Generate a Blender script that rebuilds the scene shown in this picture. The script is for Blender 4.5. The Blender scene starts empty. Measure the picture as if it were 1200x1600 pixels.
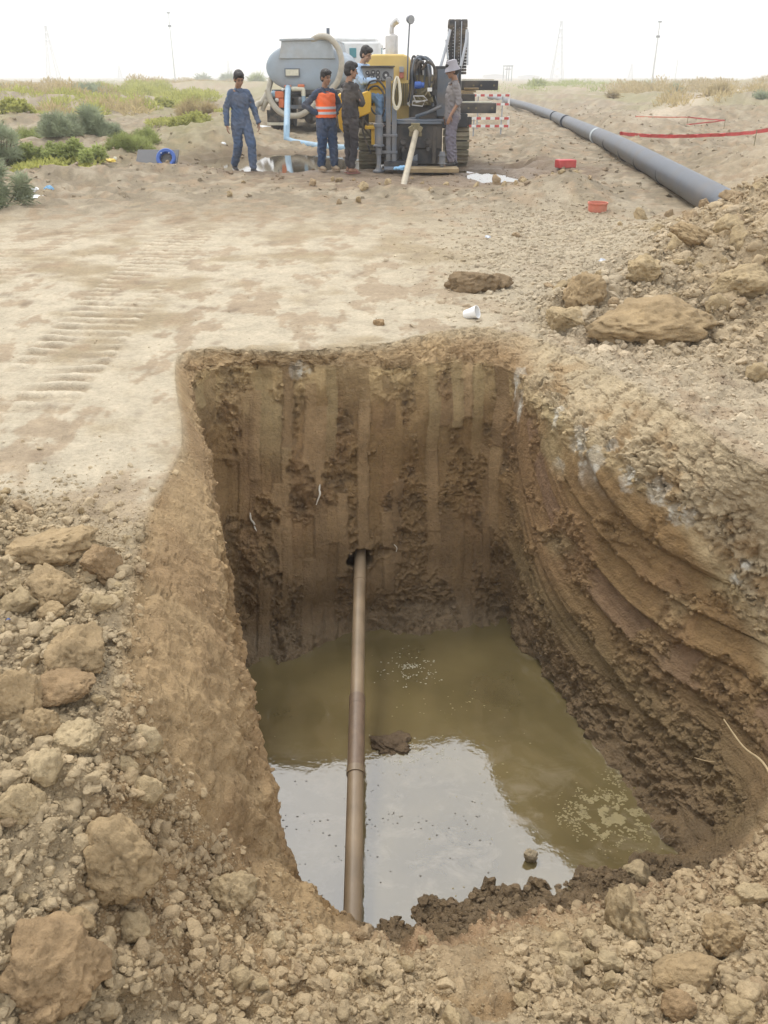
import bpy, bmesh, math, random
import numpy as np
from mathutils import Vector, Matrix, noise as mn
from mathutils.bvhtree import BVHTree
from math import radians as R, sin, cos, pi, sqrt, atan, tan

# ------------------------------------------------------------------ camera, sky, sun, exposure
SC = bpy.context.scene
COL = SC.collection
PITCH = R(27.6); F = 1300.0; CAMH = 1.6
cam_d = bpy.data.cameras.new('camera'); cam = bpy.data.objects.new('camera', cam_d); COL.objects.link(cam)
cam.location = (0, 0, CAMH); cam.rotation_euler = (pi/2 - PITCH, 0, 0)
cam_d.sensor_fit = 'VERTICAL'; cam_d.sensor_height = 36; cam_d.lens = F/1600*36
cam_d.clip_start = 0.05; cam_d.clip_end = 20000
SC.camera = cam
SUN_EL, SUN_AZ = R(58), R(-35)          # azimuth from +Y towards +X
w = bpy.data.worlds.new('World'); SC.world = w; w.use_nodes = True
nt = w.node_tree; nt.nodes.clear()
def wn(t, **k):
    n = nt.nodes.new(t)
    for a, b in k.items(): setattr(n, a, b)
    return n
sky = wn('ShaderNodeTexSky', sky_type='NISHITA'); sky.sun_disc = False
sky.sun_elevation = SUN_EL; sky.sun_rotation = SUN_AZ; sky.dust_density = 4; sky.air_density = 1.0
hs = wn('ShaderNodeHueSaturation'); hs.inputs['Saturation'].default_value = 0.30
tc = wn('ShaderNodeTexCoord'); ns = wn('ShaderNodeTexNoise'); ns.inputs['Scale'].default_value = 2.2; ns.inputs['Detail'].default_value = 5
rp = wn('ShaderNodeValToRGB'); rp.color_ramp.elements[0].position = .35; rp.color_ramp.elements[0].color = (11.2, 12.3, 13.8, 1)
rp.color_ramp.elements[1].position = .65; rp.color_ramp.elements[1].color = (16.5, 16.5, 16.6, 1)
mx = wn('ShaderNodeMix', data_type='RGBA'); mx.inputs[0].default_value = .72
bg = wn('ShaderNodeBackground'); bg.inputs['Strength'].default_value = 0.122; wo = wn('ShaderNodeOutputWorld')
nt.links.new(sky.outputs[0], hs.inputs['Color']); nt.links.new(tc.outputs['Generated'], ns.inputs['Vector'])
nt.links.new(ns.outputs['Fac'], rp.inputs[0]); nt.links.new(hs.outputs[0], mx.inputs[6]); nt.links.new(rp.outputs[0], mx.inputs[7])
nt.links.new(mx.outputs[2], bg.inputs[0]); nt.links.new(bg.outputs[0], wo.inputs[0])
sun_d = bpy.data.lights.new('sun', 'SUN'); sun_d.energy = 1.7; sun_d.angle = R(14); sun_d.color = (1, .955, .87)
sun = bpy.data.objects.new('sun', sun_d); COL.objects.link(sun)
sdir = Vector((sin(SUN_AZ)*cos(SUN_EL), cos(SUN_AZ)*cos(SUN_EL), sin(SUN_EL)))
sun.rotation_euler = (-sdir).to_track_quat('-Z', 'Y').to_euler(); sun.location = sdir*30
SC.view_settings.view_transform = 'Standard'; SC.view_settings.look = 'None'
SC.view_settings.exposure = 0.22; SC.view_settings.gamma = 1
SC.cycles.max_bounces = 6; SC.cycles.diffuse_bounces = 3; SC.cycles.volume_bounces = 1
SC.cycles.use_denoising = True

RNG = np.random.default_rng(7); random.seed(11)
CP, SP = cos(PITCH), sin(PITCH)
# measuring helpers: a direction of sight meets a height or a distance
def on_z(px, py, z):
    a = (px-600)/F; b = (800-py)/F
    d = Vector((a, CP+b*SP, -SP+b*CP)); t = (z-CAMH)/d.z
    return Vector((0, 0, CAMH))+d*t
def at(px, py, Y):
    a = (px-600)/F; b = (800-py)/F
    d = Vector((a, CP+b*SP, -SP+b*CP)); t = Y/d.y
    return Vector((0, 0, CAMH))+d*t

# ------------------------------------------------------------------ noise
_pr = np.random.default_rng(99)
PERM = np.concatenate([_pr.permutation(256)]*3).astype(np.int32)
_g = _pr.normal(size=(256, 3)); G3 = (_g/np.linalg.norm(_g, axis=1)[:, None]).astype(np.float32)*1.2
_a = _pr.random(256)*2*pi; G2 = np.stack([np.cos(_a), np.sin(_a)], 1).astype(np.float32)*1.4
RV = _pr.random(4096).astype(np.float32)
def pn3(x, y, z, seed=0):
    x = np.asarray(x, np.float32)+seed*17.13; y = np.asarray(y, np.float32)+seed*7.7; z = np.asarray(z, np.float32)-seed*3.9
    xi = np.floor(x).astype(np.int32); yi = np.floor(y).astype(np.int32); zi = np.floor(z).astype(np.int32)
    xf = x-xi; yf = y-yi; zf = z-zi
    f = lambda t: t*t*t*(t*(t*6-15)+10)
    u, v, q = f(xf), f(yf), f(zf); res = 0
    for dx in (0, 1):
        px_ = PERM[(xi+dx) & 255]; wx = u if dx else 1-u
        for dy in (0, 1):
            py_ = PERM[px_+((yi+dy) & 255)]; wy = v if dy else 1-v
            for dz in (0, 1):
                g = G3[PERM[py_+((zi+dz) & 255)]]; wz = q if dz else 1-q
                res = res+wx*wy*wz*(g[..., 0]*(xf-dx)+g[..., 1]*(yf-dy)+g[..., 2]*(zf-dz))
    return res
def pn2(x, y, seed=0):
    x = np.asarray(x, np.float32)+seed*17.13; y = np.asarray(y, np.float32)+seed*7.7
    xi = np.floor(x).astype(np.int32); yi = np.floor(y).astype(np.int32)
    xf = x-xi; yf = y-yi
    f = lambda t: t*t*t*(t*(t*6-15)+10)
    u, v = f(xf), f(yf); res = 0
    for dx in (0, 1):
        px_ = PERM[(xi+dx) & 255]; wx = u if dx else 1-u
        for dy in (0, 1):
            g = G2[PERM[px_+((yi+dy) & 255)]]; wy = v if dy else 1-v
            res = res+wx*wy*(g[..., 0]*(xf-dx)+g[..., 1]*(yf-dy))
    return res
def fb3(x, y, z, sc, oc=3, seed=0, rough=.5):
    r = 0; a = 1
    for i in range(oc):
        r = r+a*pn3(x*sc, y*sc, z*sc, seed+i*3); sc *= 2.03; a *= rough
    return r
def fb2(x, y, sc, oc=3, seed=0, rough=.5):
    r = 0; a = 1
    for i in range(oc):
        r = r+a*pn2(x*sc, y*sc, seed+i*3); sc *= 2.03; a *= rough
    return r
def h1(i, seed=0):
    return RV[(np.asarray(i).astype(np.int64)*7919+seed*104729) & 4095]
def worley2(x, y, seed=0):          # F1 and F2-F1 and cell value
    xi = np.floor(x).astype(np.int64); yi = np.floor(y).astype(np.int64)
    f1 = np.full(x.shape, 9., np.float32); f2 = f1.copy(); cv = np.zeros_like(f1)
    for dx in (-1, 0, 1):
        for dy in (-1, 0, 1):
            cx = xi+dx; cy = yi+dy; k = (cx*73856093) ^ (cy*19349663)
            px_ = cx+h1(k, seed+1); py_ = cy+h1(k, seed+2)
            d = np.sqrt((px_-x)**2+(py_-y)**2)
            n = d < f1; f2 = np.where(n, f1, np.minimum(f2, d)); cv = np.where(n, h1(k, seed+3), cv); f1 = np.where(n, d, f1)
    return f1, f2-f1, cv
def sst(a, b, x):
    t = np.clip((x-a)/(b-a), 0, 1); return t*t*(3-2*t)
def mix(a, b, t):
    return a+(b-a)*t
def mixc(c, col, m):
    return c+(np.array(col, np.float32)-c)*m[..., None]

# ------------------------------------------------------------------ materials
def mat(name, col=(.5, .5, .5), rough=.6, metal=0, var=.12, vscale=8, bump=0, bscale=40, spec=None, dust=0, attr=None, dustcol=(.36, .28, .19), alpha=None, trans=0, ior=None, detail=6):
    m = bpy.data.materials.new(name); m.use_nodes = True; t = m.node_tree; N = t.nodes; L = t.links
    b = N['Principled BSDF']; b.inputs['Roughness'].default_value = rough; b.inputs['Metallic'].default_value = metal
    if spec is not None: b.inputs['Specular IOR Level'].default_value = spec
    if trans: b.inputs['Transmission Weight'].default_value = trans
    if ior: b.inputs['IOR'].default_value = ior
    co = N.new('ShaderNodeTexCoord')
    no = N.new('ShaderNodeTexNoise'); no.inputs['Scale'].default_value = vscale; no.inputs['Detail'].default_value = detail
    L.new(co.outputs['Object'], no.inputs['Vector'])
    mr = N.new('ShaderNodeMapRange'); mr.inputs[1].default_value = .25; mr.inputs[2].default_value = .75
    mr.inputs[3].default_value = 1-var; mr.inputs[4].default_value = 1+var; L.new(no.outputs['Fac'], mr.inputs[0])
    sc = N.new('ShaderNodeVectorMath'); sc.operation = 'SCALE'; L.new(mr.outputs[0], sc.inputs['Scale'])
    if attr:
        at_ = N.new('ShaderNodeAttribute'); at_.attribute_name = attr; L.new(at_.outputs['Color'], sc.inputs[0])
    else: sc.inputs[0].default_value = col
    out = sc.outputs[0]
    if dust:
        n2 = N.new('ShaderNodeTexNoise'); n2.inputs['Scale'].default_value = vscale*.45; n2.inputs['Detail'].default_value = 8
        L.new(co.outputs['Object'], n2.inputs['Vector'])
        m2 = N.new('ShaderNodeMapRange'); m2.inputs[1].default_value = .45; m2.inputs[2].default_value = .7; m2.inputs[4].default_value = dust
        L.new(n2.outputs['Fac'], m2.inputs[0]); mm = N.new('ShaderNodeMix'); mm.data_type = 'RGBA'
        L.new(m2.outputs[0], mm.inputs[0]); L.new(out, mm.inputs[6]); mm.inputs[7].default_value = (*dustcol, 1); out = mm.outputs[2]
        m3 = N.new('ShaderNodeMapRange'); m3.inputs[3].default_value = rough; m3.inputs[4].default_value = .9; L.new(m2.outputs[0], m3.inputs[0]); L.new(m3.outputs[0], b.inputs['Roughness'])
    L.new(out, b.inputs['Base Color'])
    if bump:
        n3 = N.new('ShaderNodeTexNoise'); n3.inputs['Scale'].default_value = bscale; n3.inputs['Detail'].default_value = 5
        L.new(co.outputs['Object'], n3.inputs['Vector']); bp = N.new('ShaderNodeBump'); bp.inputs['Distance'].default_value = bump
        bp.inputs['Strength'].default_value = .8; L.new(n3.outputs['Fac'], bp.inputs['Height']); L.new(bp.outputs[0], b.inputs['Normal'])
    return m
# ------------------------------------------------------------------ ground with the excavated pit (one sheet)
WZ = -1.85
def P3(px, py, z):
    v = on_z(px, py, z); return (v.x, v.y, z)
# stations round the pit: water edge W, wall lip L, top of bank T
ST = [
 (P3(392,1050,WZ), P3(305,585,-.12), P3(283,552,0)),
 (P3(470,1030,WZ), P3(450,572,-.10), P3(450,548,0)),
 (P3(600, 992,WZ), P3(600,572,-.12), P3(600,535,0)),
 (P3(735, 982,WZ), P3(730,566,-.14), P3(735,510,0)),
 (P3(790, 985,WZ), P3(800,580,-.14), P3(812,522,0)),
 (P3(845,1060,WZ), P3(878,648,-.17), P3(910,560,0)),
 (P3(900,1125,WZ), P3(1000,745,-.32), P3(1060,640,0)),
 (P3(975,1220,WZ), P3(1105,848,-.54), P3(1200,730,0)),
 (P3(1030,1290,WZ), P3(1203,985,-.85), (2.45, 3.15, -.05)),
 (P3(1062,1335,WZ), (1.93, 2.95, -1.15), (2.6, 2.3, -.15)),
 (P3(1010,1350,WZ), P3(1130,1365,-1.6), (2.0, 1.1, -.6)),
 (P3(850,1385,WZ), P3(950,1405,-1.6), P3(1050,1600,-.95)),
 (P3(730,1405,WZ), P3(780,1440,-1.5), P3(800,1600,-.85)),
 (P3(620,1425,WZ), P3(630,1475,-1.25), P3(600,1600,-.7)),
 ((-.34, 2.45, WZ), P3(500,1412,-1.0), P3(330,1600,-.5)),
 ((-.58, 2.9, WZ), P3(445,1330,-.92), P3(120,1450,-.2)),
 ((-.80, 3.55, WZ), P3(385,1080,-.55), P3(160,1150,-.02)),
 ((-.90, 4.05, WZ), P3(350,885,-.30), P3(225,815,0)),
 ((-.95, 4.25, WZ), P3(326,730,-.17), P3(283,690,0)),
]
NS = len(ST); CEN = np.array([.15, 3.6])
A = np.array(ST, np.float64)                       # NS x 3 x 3
def cat(P, t):                                      # periodic Catmull-Rom over stations
    n = P.shape[0]; i = np.floor(t).astype(int); f = (t-i)[:, None]
    p0, p1, p2, p3 = P[(i-1) % n], P[i % n], P[(i+1) % n], P[(i+2) % n]
    k = .42
    m1 = (p2-p0)*k; m2 = (p3-p1)*k
    return (2*f**3-3*f**2+1)*p1+(f**3-2*f**2+f)*m1+(-2*f**3+3*f**2)*p2+(f**3-f**2)*m2
tf = np.linspace(0, NS, 4001)
Lc = cat(A[:, 1], tf); Tc = cat(A[:, 2], tf)
seg = np.linalg.norm(np.diff(Lc, axis=0), axis=1)+.45*np.linalg.norm(np.diff(Tc, axis=0), axis=1)
cum = np.concatenate([[0], np.cumsum(seg)]); NT = 1500
tt = np.interp(np.linspace(0, cum[-1], NT, endpoint=False), cum, tf)
Wc, Lc, Tc = (cat(A[:, k], tt) for k in range(3))
Kc = Wc+(Lc-Wc)*np.array([.22, .22, .09]); Mc = Wc+(Lc-Wc)*np.array([.58, .58, .5])
Bc = Wc.copy(); Bc[:, :2] = CEN+(Wc[:, :2]-CEN)*.6; Bc[:, 2] = -2.4
LV = [Bc, Wc, Kc, Mc, Lc, Tc]
rows = [8, 36, 130, 130, 120]
MOUNDS = [  # x, y, h, sx, sy
 (1.75,6.35,.15,.5,.45), (2.7,6.7,.33,.75,.7), (3.7,7.4,.42,.9,1.0), (3.1,8.0,.22,.8,.8), (4.3,9.2,.55,1.1,1.1), (5.6,8.8,.5,1.2,1.2), (3.3,5.6,.12,.8,.45), (2.9,5.0,.12,.55,.35), (5.6,7.2,.5,1.2,1.5),
 (3.2,13.6,.26,1.1,1.2), (6.9,15.5,.45,1.5,2.2), (6.0,11.8,.25,1.0,.9), (9,18,.4,2,2), (5.1,22,.35,1.5,2.5), (7.4,27,.4,1.6,2.5), (3.1,17.8,.22,.7,1.0), (2.6,13.2,.10,1.0,.7),
 (-1.55,2.25,.12,.35,.5), (-1.75,2.9,.10,.4,.3), (.3,13.9,.10,.9,.5), (-.3,15.2,.04,.8,.5),
 (-5.3,15.3,.22,1.0,.7), (-4.0,16.6,.16,.9,.6), (-4.2,22.5,.45,.9,1.1), (-7.4,21,.35,2,1.4), (-9.2,15,.3,1.5,1.5), (-5.0,26,.3,1.6,1.2),
 (-12,30,.5,4,3), (-4,36,.5,3,3), (-20,48,.9,8,5), (-34,70,1.3,14,8), (-60,110,1.6,30,12), (-20,130,1.0,30,8), (15,40,.5,4,3), (10,33,.3,2,3), (24,55,.8,6,5), (40,80,1.0,14,8), (70,140,1.3,40,12),
]
PUD = [(-2.25,19.3,1.7,2.0,.11), (-1.0,18.5,1.2,.9,.09), (1.95,16.2,.42,.95,.06), (1.35,17.3,.4,.3,.05), (2.6,17.6,.3,.35,.05)]
PUDZ = -.028
def tracks(x, y):
    cx = -2.12+.14*np.sin(y*.5); m = sst(.33, .27, np.abs(x-cx))*sst(3.9, 4.7, y)*sst(12.5, 9, y)
    cx2 = -3.55+.14*np.sin(y*.5+.3); m2 = sst(.33, .27, np.abs(x-cx2))*sst(4.5, 5, y)*sst(11.5, 8, y)*.7
    m = np.maximum(m, m2)*sst(-.55, .05, pn2(x*1.7, y*.9, 55))
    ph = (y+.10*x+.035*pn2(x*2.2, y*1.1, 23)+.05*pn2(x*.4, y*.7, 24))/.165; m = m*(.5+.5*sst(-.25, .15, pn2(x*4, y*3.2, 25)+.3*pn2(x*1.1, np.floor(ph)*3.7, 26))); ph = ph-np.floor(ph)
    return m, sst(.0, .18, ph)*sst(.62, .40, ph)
def G(x, y):
    z = np.zeros_like(x)
    for (mx_, my, h, sx, sy) in MOUNDS:
        z = z+h*np.exp(-((x-mx_)/sx)**2-((y-my)/sy)**2)
    d = np.sqrt(x*x+y*y)
    far = sst(10, 40, d)
    z = z+.05*fb2(x, y, .45, 3, 5)*(.35+far*1.2)+far*.22*fb2(x, y, .11, 3, 8)+.10*sst(11, 18, d)*np.clip(fb2(x, y, .8, 3, 9), 0, 1)*sst(.5, 3, np.abs(x+.2)-1.2+0*y)
    z = z+sst(10.5, 15, d)*(.030*(1-2*np.abs(fb2(x, y, 1.3, 3, 12)))+.035*fb2(x, y, 3.1, 2, 14))*(1+1.2*sst(1.0, 3, np.abs(x-.2)))*(1-.85*np.exp(-((x+.3)/4.2)**4-((y-17.3)/4.6)**4))
    dl = x-(4.36+(y-12.8)*.1057); cz = np.exp(-((dl+.45)/.85)**4)*sst(10.6, 11.6, y); z = mix(z, np.minimum(z, .06+.04*np.sin(y*.9)), cz)

    for (px_, py_, sx, sy, h) in PUD:
        e = ((x-px_)/sx)**2+((y-py_)/sy)**2
        f = sst(1.7, .55, e+.35*pn2(x*2.2, y*2.2, 4)); z = z*(1-f*.9)-h*f
    # levelled stand for the machines and the men
    e = sst(1.25, .8, np.sqrt(((x-.1)/2.6)**2+((y-18.6)/2.6)**2)); z = mix(z, np.minimum(z, .015)*(z > 0)+z*(z <= 0), e)
    return z
rho = list(np.linspace(.012, 1.0, 84)); s = .0125
while rho[-1] < 40: rho.append(rho[-1]+s); s *= 1.012 if rho[-1] > 1 else 1; s = min(s, max(.0125, rho[-1]*.02))
while rho[-1] < 6000: rho.append(rho[-1]*1.07)
rho = np.array(rho)
pos = []; SSr = []
for k, n in enumerate(rows):
    f = np.arange(n)/n
    p0 = LV[max(k-1, 0)]; p1 = LV[k]; p2 = LV[k+1]; p3 = LV[min(k+2, 5)]
    for q in f:
        if k in (1, 2, 3):
            m1 = (p2-p0)*.30 if k > 1 else (p2-p1)*.5; m2 = (p3-p1)*.30
            P = (2*q**3-3*q**2+1)*p1+(q**3-2*q**2+q)*m1+(-2*q**3+3*q**2)*p2+(q**3-q**2)*m2
        elif k == 4:
            P = p1+(p2-p1)*q                        # bank, rounded over at the top
            P = P.copy(); P[:, 2] += .10*np.clip(p2[:, 2]-p1[:, 2], 0, .6)*sin(pi*q)
        else: P = p1+(p2-p1)*q
        pos.append(P); SSr.append(k+q)
dirn = Tc[:, :2]-CEN; dirn /= np.linalg.norm(dirn, axis=1)[:, None]
for r in rho:
    xy = Tc[:, :2]+dirn*r; g = G(xy[:, 0], xy[:, 1]); f = sst(0, .9, np.array(r))
    z = Tc[:, 2]*(1-f)+g*f
    pos.append(np.column_stack([xy, z])); SSr.append(5+r)
rho0 = sum(rows)
X = np.array(pos); SS = np.array(SSr)[:, None]*np.ones((1, NT)); TT = np.ones((len(pos), 1))*tt[None]
NR = X.shape[0]
dt_ = np.roll(X, -1, 1)-np.roll(X, 1, 1); ds_ = np.gradient(X, axis=0)
NRM = np.cross(dt_, ds_); NRM /= np.linalg.norm(NRM, axis=2)[..., None]+1e-12
if NRM[rho0+50, 10, 2] < 0: NRM = -NRM
x, y, z = (X[..., k].astype(np.float32) for k in range(3))
wallm = sst(.3, .7, SS)*sst(4.35, 3.95, SS)                        # excavated face
def bump_t(a, b, e=.35):
    return sst(a-e, a+e, TT)*sst(b+e, b-e, TT)
farm = np.maximum(bump_t(0, 4.1), sst(NS-.3, NS, TT)); rightm = bump_t(4.3, 9.4); rampm = bump_t(9.9, 13.5); leftm = bump_t(13.7, NS-.35, .25)
outm = sst(4.9, 5.05, SS); bankm = sst(3.9, 4.1, SS)*(1-outm)
D = np.zeros_like(x)
crk = sst(.07, .0, np.abs(fb3(x, y, z, 4.5, 4, 111, .6)))
n_lo = fb3(x, y, z, 1.7, 3, 1); n_mid = fb3(x, y, z, 6.5, 3, 2); n_hi = fb3(x, y, z, 26, 3, 3)
# --- far face: tooth marks of the bucket and broken patches
zz = z; u = x+.018*pn2(z*2.5, x*.6, 3)+.03*z*np.sign(x-.2)*.3
cw = .075; u = u+.030*pn2(u*3.1, zz*.25, 15); ci = np.floor(u/cw); seg_ = np.floor(zz/.55+h1(ci, 1)*3); cu = u/cw-np.floor(u/cw)
hv = h1(ci*13+seg_*7, 2); smooth = sst(.0, .16, fb2(u*1.0, zz*.55, 3.2, 4, 21)*1.1+.10-.75*(.55-hv)+.25*sst(-1.2, -.3, zz))
stripe_d = (hv-.5)*.028+.004*pn2(u*90, zz*3, 5)+.006*np.cos((cu-.5)*pi)
ridg = 1-np.abs(fb3(x, y, z, 9, 4, 31)); rough_d = .052*(ridg-.75)+.028*n_mid+.016*n_hi-.016*crk+.02*np.clip(pn3(x*34, y*34, z*34, 113), 0, 1)
chip = 1.4*np.clip(fb3(x*1.0, y, z*1.3, 12, 3, 35), -.1, .8)
fd = mix(rough_d+.018*chip, stripe_d+.006*n_mid, smooth)
fd = fd+.07*fb2(u, zz, 1.8, 2, 40)-.05*sst(-.9, -1.5, zz)*np.clip(n_lo+.2, 0, 1)
# --- right face: arcs swept by the bucket
rr = np.sqrt((y-3.2)**2+(z-.95)**2)+.02*n_lo+.03*(x-1.3)
ai = np.floor((rr+.06*pn2(rr*2.2, y*.7, 19))/.19); ar = (rr+.06*pn2(rr*2.2, y*.7, 19))/.19-ai; hv2 = h1(ai, 9)
arc_d = .058*(ar-.5)*sst(1, .88, ar)*(.1+1.0*sst(-.35, .35, pn3(ai*3.7, y*1.4, ai*1.3, 5)+h1(ai, 31)-.5))+(hv2-.5)*.030+.02*pn2(y*1.5, ai*2.3, 9)+.0022*pn2(rr*110, y*2, 6)+.012*pn2(rr*22, y*1.2, 66)
brk = .9*sst(.08, .26, fb3(x, y*.7, z, 4.2, 4, 44)+.02+.20*(sst(.8, 1.0, ar)+sst(.12, .0, ar))+.45*sst(-1.35, -1.65, z)+.25*sst(-.45, -.2, z))
rd = mix(arc_d+.004*n_hi, arc_d*.5+rough_d*1.0, brk)
# --- left bank: raked obliquely
q1 = (x*.8+y*.6-z*.3); q2 = (-x*.6+y*.8)
n_vh = fb3(x, y, z, 70, 2, 4); ld = .48*(.020*fb2(q2, q1*.22, 9, 5, 51, .6)+.006*n_mid+.005*n_hi+.0035*n_vh-.06*np.clip(fb3(x, y, z, 3.5, 3, 52)-.25, 0, 1)+.016*sst(.3, .5, fb3(x, y, z, 7, 3, 57))-.008*crk+.022*np.clip(fb2(q2*1.0, q1*.35, 3.2, 3, 58), -.3, .6))*(1-.5*sst(16.8, 17.8, TT))
f1a, e1a, c1a = worley2((x+.03*n_mid)*7, (y+.03*n_lo)*7, 3)
f1b, e1b, c1b = worley2(x*19+.4*n_hi, y*19, 5)
cob = (.055*(.45-f1a)*sst(0, .25, e1a)*(c1a*1.2)+.016*(.5-f1b)*sst(0, .2, e1b))
mud_d = .05*n_mid+.03*ridg-.03+.016*n_hi+.01*(.5-f1b)
D += wallm*.007*n_vh*(1-.7*smooth*farm)*(1-.65*rightm*(1-brk))
D += wallm*(farm*fd+rightm*rd+leftm*(.5*ld+.02*n_mid+.5*rough_d)+rampm*mud_d*1.2)
D += bankm*(farm*(.035*ridg-.025+.016*n_mid+.014*n_hi+.005*n_vh-.015*crk)+rightm*(.030*ridg-.022+.016*n_mid+.007*n_hi+.0045*n_vh+.25*cob*sst(0, .45, n_lo+.3*n_mid)-.014*crk+(.04*ridg-.03+.016*n_hi-.018*crk)*sst(4.55, 4.15, SS+.25*n_lo))+leftm*ld+rampm*(.02*n_mid+.010*n_hi+.012*n_hi))
_m = on_z(1180, 1345, -1.25); mb_ = np.exp(-((x-_m.x)/.34)**2-((y-_m.y)/.22)**2-((z+1.3)/.35)**2)*(SS > 2.5); D += .20*mb_*(TT > 9)
# lip wander
lipw = np.exp(-((SS-4.0)/.35)**2)*(1-.65*sst(15.5, 17, TT)); D += lipw*(.035*fb3(x, y, z*.3, 3.5, 3, 61)+.02*pn3(x*15, y*15, z*15, 62))
# exit bore of the drill string
HOLE = Vector((-.168, 4.93, -1.37))
hd = np.sqrt(np.maximum(((x-HOLE.x)/.085)**2+((z-HOLE.z-.01)/.06)**2+.3*n_hi, 0))
D -= .30*sst(1.15, .75, hd)*(y > 4.2)*(SS < 4.2)
hd2 = np.sqrt(((x-HOLE.x-.10)/.13)**2+((z-HOLE.z-.035)/.03)**2); D -= .05*sst(1.2, .6, hd2)*(y > 4.2)*(SS < 4.2)
# rubble ground zones in plan
def el(cx, cy, sx, sy, rot=0):
    a = (x-cx)*cos(rot)+(y-cy)*sin(rot); b = -(x-cx)*sin(rot)+(y-cy)*cos(rot)
    return np.exp(-(a/sx)**2-(b/sy)**2)
heap = np.clip(1.5*(el(1.7,6.3,.5,.5)+el(2.8,6.8,.9,.8)+el(3.9,7.6,1.3,1.2)+el(5.2,8.8,1.8,1.6)+el(5.8,6.8,1.6,1.6)+.9*el(3.1,5.4,1.1,.6)), 0, 1)
nearrub = np.clip(1.6*(el(-1.3,1.6,.55,.9)+el(-1.5,2.5,.45,.45)+el(-.7,1.2,.55,.45)+el(-.1,1.25,.55,.4)), 0, 1)
nearrub2 = np.clip(1.6*(el(1.35,1.9,.55,.42)+el(.9,1.55,.6,.3)+el(1.9,1.7,.5,.6)), 0, 1)
scat = np.clip(el(1.2,8.6,1.1,2.2)*.9+el(.5,13.6,1.2,1.0)+el(3.6,13.5,2.2,2.4)*.7+el(2.2,4.7,1.0,.8)*.5+el(-3.8,16.2,1.8,.8)*.7+el(6,20,3,6)*.6, 0, 1)
rub = np.maximum(np.maximum(heap, nearrub), nearrub2)*sst(3.6, 4.4, SS+.6*(TT > 13.8)*(TT < 17))
f1c, e1c, c1c = worley2(x*3.3+.25*n_mid, y*3.3+.2*n_lo, 8)
D += heap*outm*(.16*(.55-f1c)*sst(.0, .22, e1c)*(.3+c1c)+.03*n_hi-.03*crk)
D += rub*(1-wallm*.6)*(cob*1.3+.05*ridg-.03+.03*n_mid-.02*crk)+scat*outm*(cob*.4+.012*n_mid)
D += outm*(1-rub)*(.006*n_mid+.004*n_hi+.002*ridg)+outm*sst(9, 14, y)*.02*n_mid
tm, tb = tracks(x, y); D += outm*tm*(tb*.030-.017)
D += outm*bump_t(4.4, 9.0)*sst(1.6, .8, SS-5)*(.030*(ridg-.6)+.020*n_mid+.010*n_hi+.5*cob*sst(-.1, .4, n_lo)-.012*crk)
# slumped crust along the top of the far face
D += outm*np.exp(-((SS-5.05)/.08)**2)*farm*.02*n_mid
D += np.exp(-((z-WZ)/.12)**2)*(SS < 3)*(.09*fb3(x, y, z*.2, 2.2, 4, 63)+.03*n_mid)
fade = sst(-1.95, -1.86, z)                                            # nothing below water
D *= np.where(SS < 1.2, .3+.7*fade, 1)
NRM = np.nan_to_num(NRM); D = np.nan_to_num(D)
X = X+NRM*D[..., None]
x, y, z = (X[..., k].astype(np.float32) for k in range(3))
# --- colour of the earth
PALE = (.475, .413, .312); TAN = (.335, .270, .177); CLAY = (.222, .144, .072); OCH = (.42, .31, .172); DARKW = (.145, .102, .060); GREYM = (.19, .14, .09); RED = (.225, .142, .076)
C = np.zeros(x.shape+(3,), np.float32)+np.array(TAN, np.float32)
fl = fb2(x, y, .9, 4, 71); fl2 = fb2(x, y, 3.1, 3, 72)
C = mixc(C, (.238, .197, .138), outm*sst(8.5, 13, y+1.2*fl)*sst(-.5, .2, fl2+.5)*sst(160, 60, y))
C = mixc(C, (.41, .335, .235), outm*bump_t(4.5, 9.0))
C = mixc(C, PALE, outm*sst(-.35, .35, fl+.3*fl2+.35)*sst(13, 8.5, y+.5*fl2)*(1-.85*rub)*(1-.65*bump_t(4.6, 9.0)*sst(7.5, 6, y))*(1-.6*scat))
C = mixc(C, (.315, .235, .155), outm*sst(.05, .40, fb2(x, y*.55, 2.3, 5, 75, .65)-.05+.25*fl)*(1-rub)*.7)
C = mixc(C, (.375, .322, .24), outm*sst(.1, .4, fb2(x*.8, y*.5, 2.2, 4, 79, .6))*sst(9, 13, y)*.6)
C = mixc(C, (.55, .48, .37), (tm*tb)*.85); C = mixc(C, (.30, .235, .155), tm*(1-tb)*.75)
C = mixc(C, (.27, .20, .125), outm*np.clip(el(-2.2,11.4,.8,.7)*1.5+el(-3.6,10.0,1.3,.3)+el(-1.6,15.2,1.8,.9)*.6, 0, 1)*sst(-.3, .3, fl2)*.75)
C = mixc(C, (.325, .248, .15), rub*(.55+.4*sst(-.2, .3, n_mid)))
damp = np.clip(el(1.6,16.6,2.6,1.5)+el(-1.6,19.0,3.0,2.2)+el(.6,15.3,1.6,.8)*.7+el(.3,14.2,1.0,.5)*.6, 0, 1)
C = mixc(C, (.19, .14, .095), outm*sst(.12, .5, damp+.35*fl2)*.9)
for (px_, py_, sx, sy, h) in PUD:
    C = mixc(C, (.15, .11, .075), sst(2.6, 1.0, ((x-px_)/sx)**2+((y-py_)/sy)**2)*.8)
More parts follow.
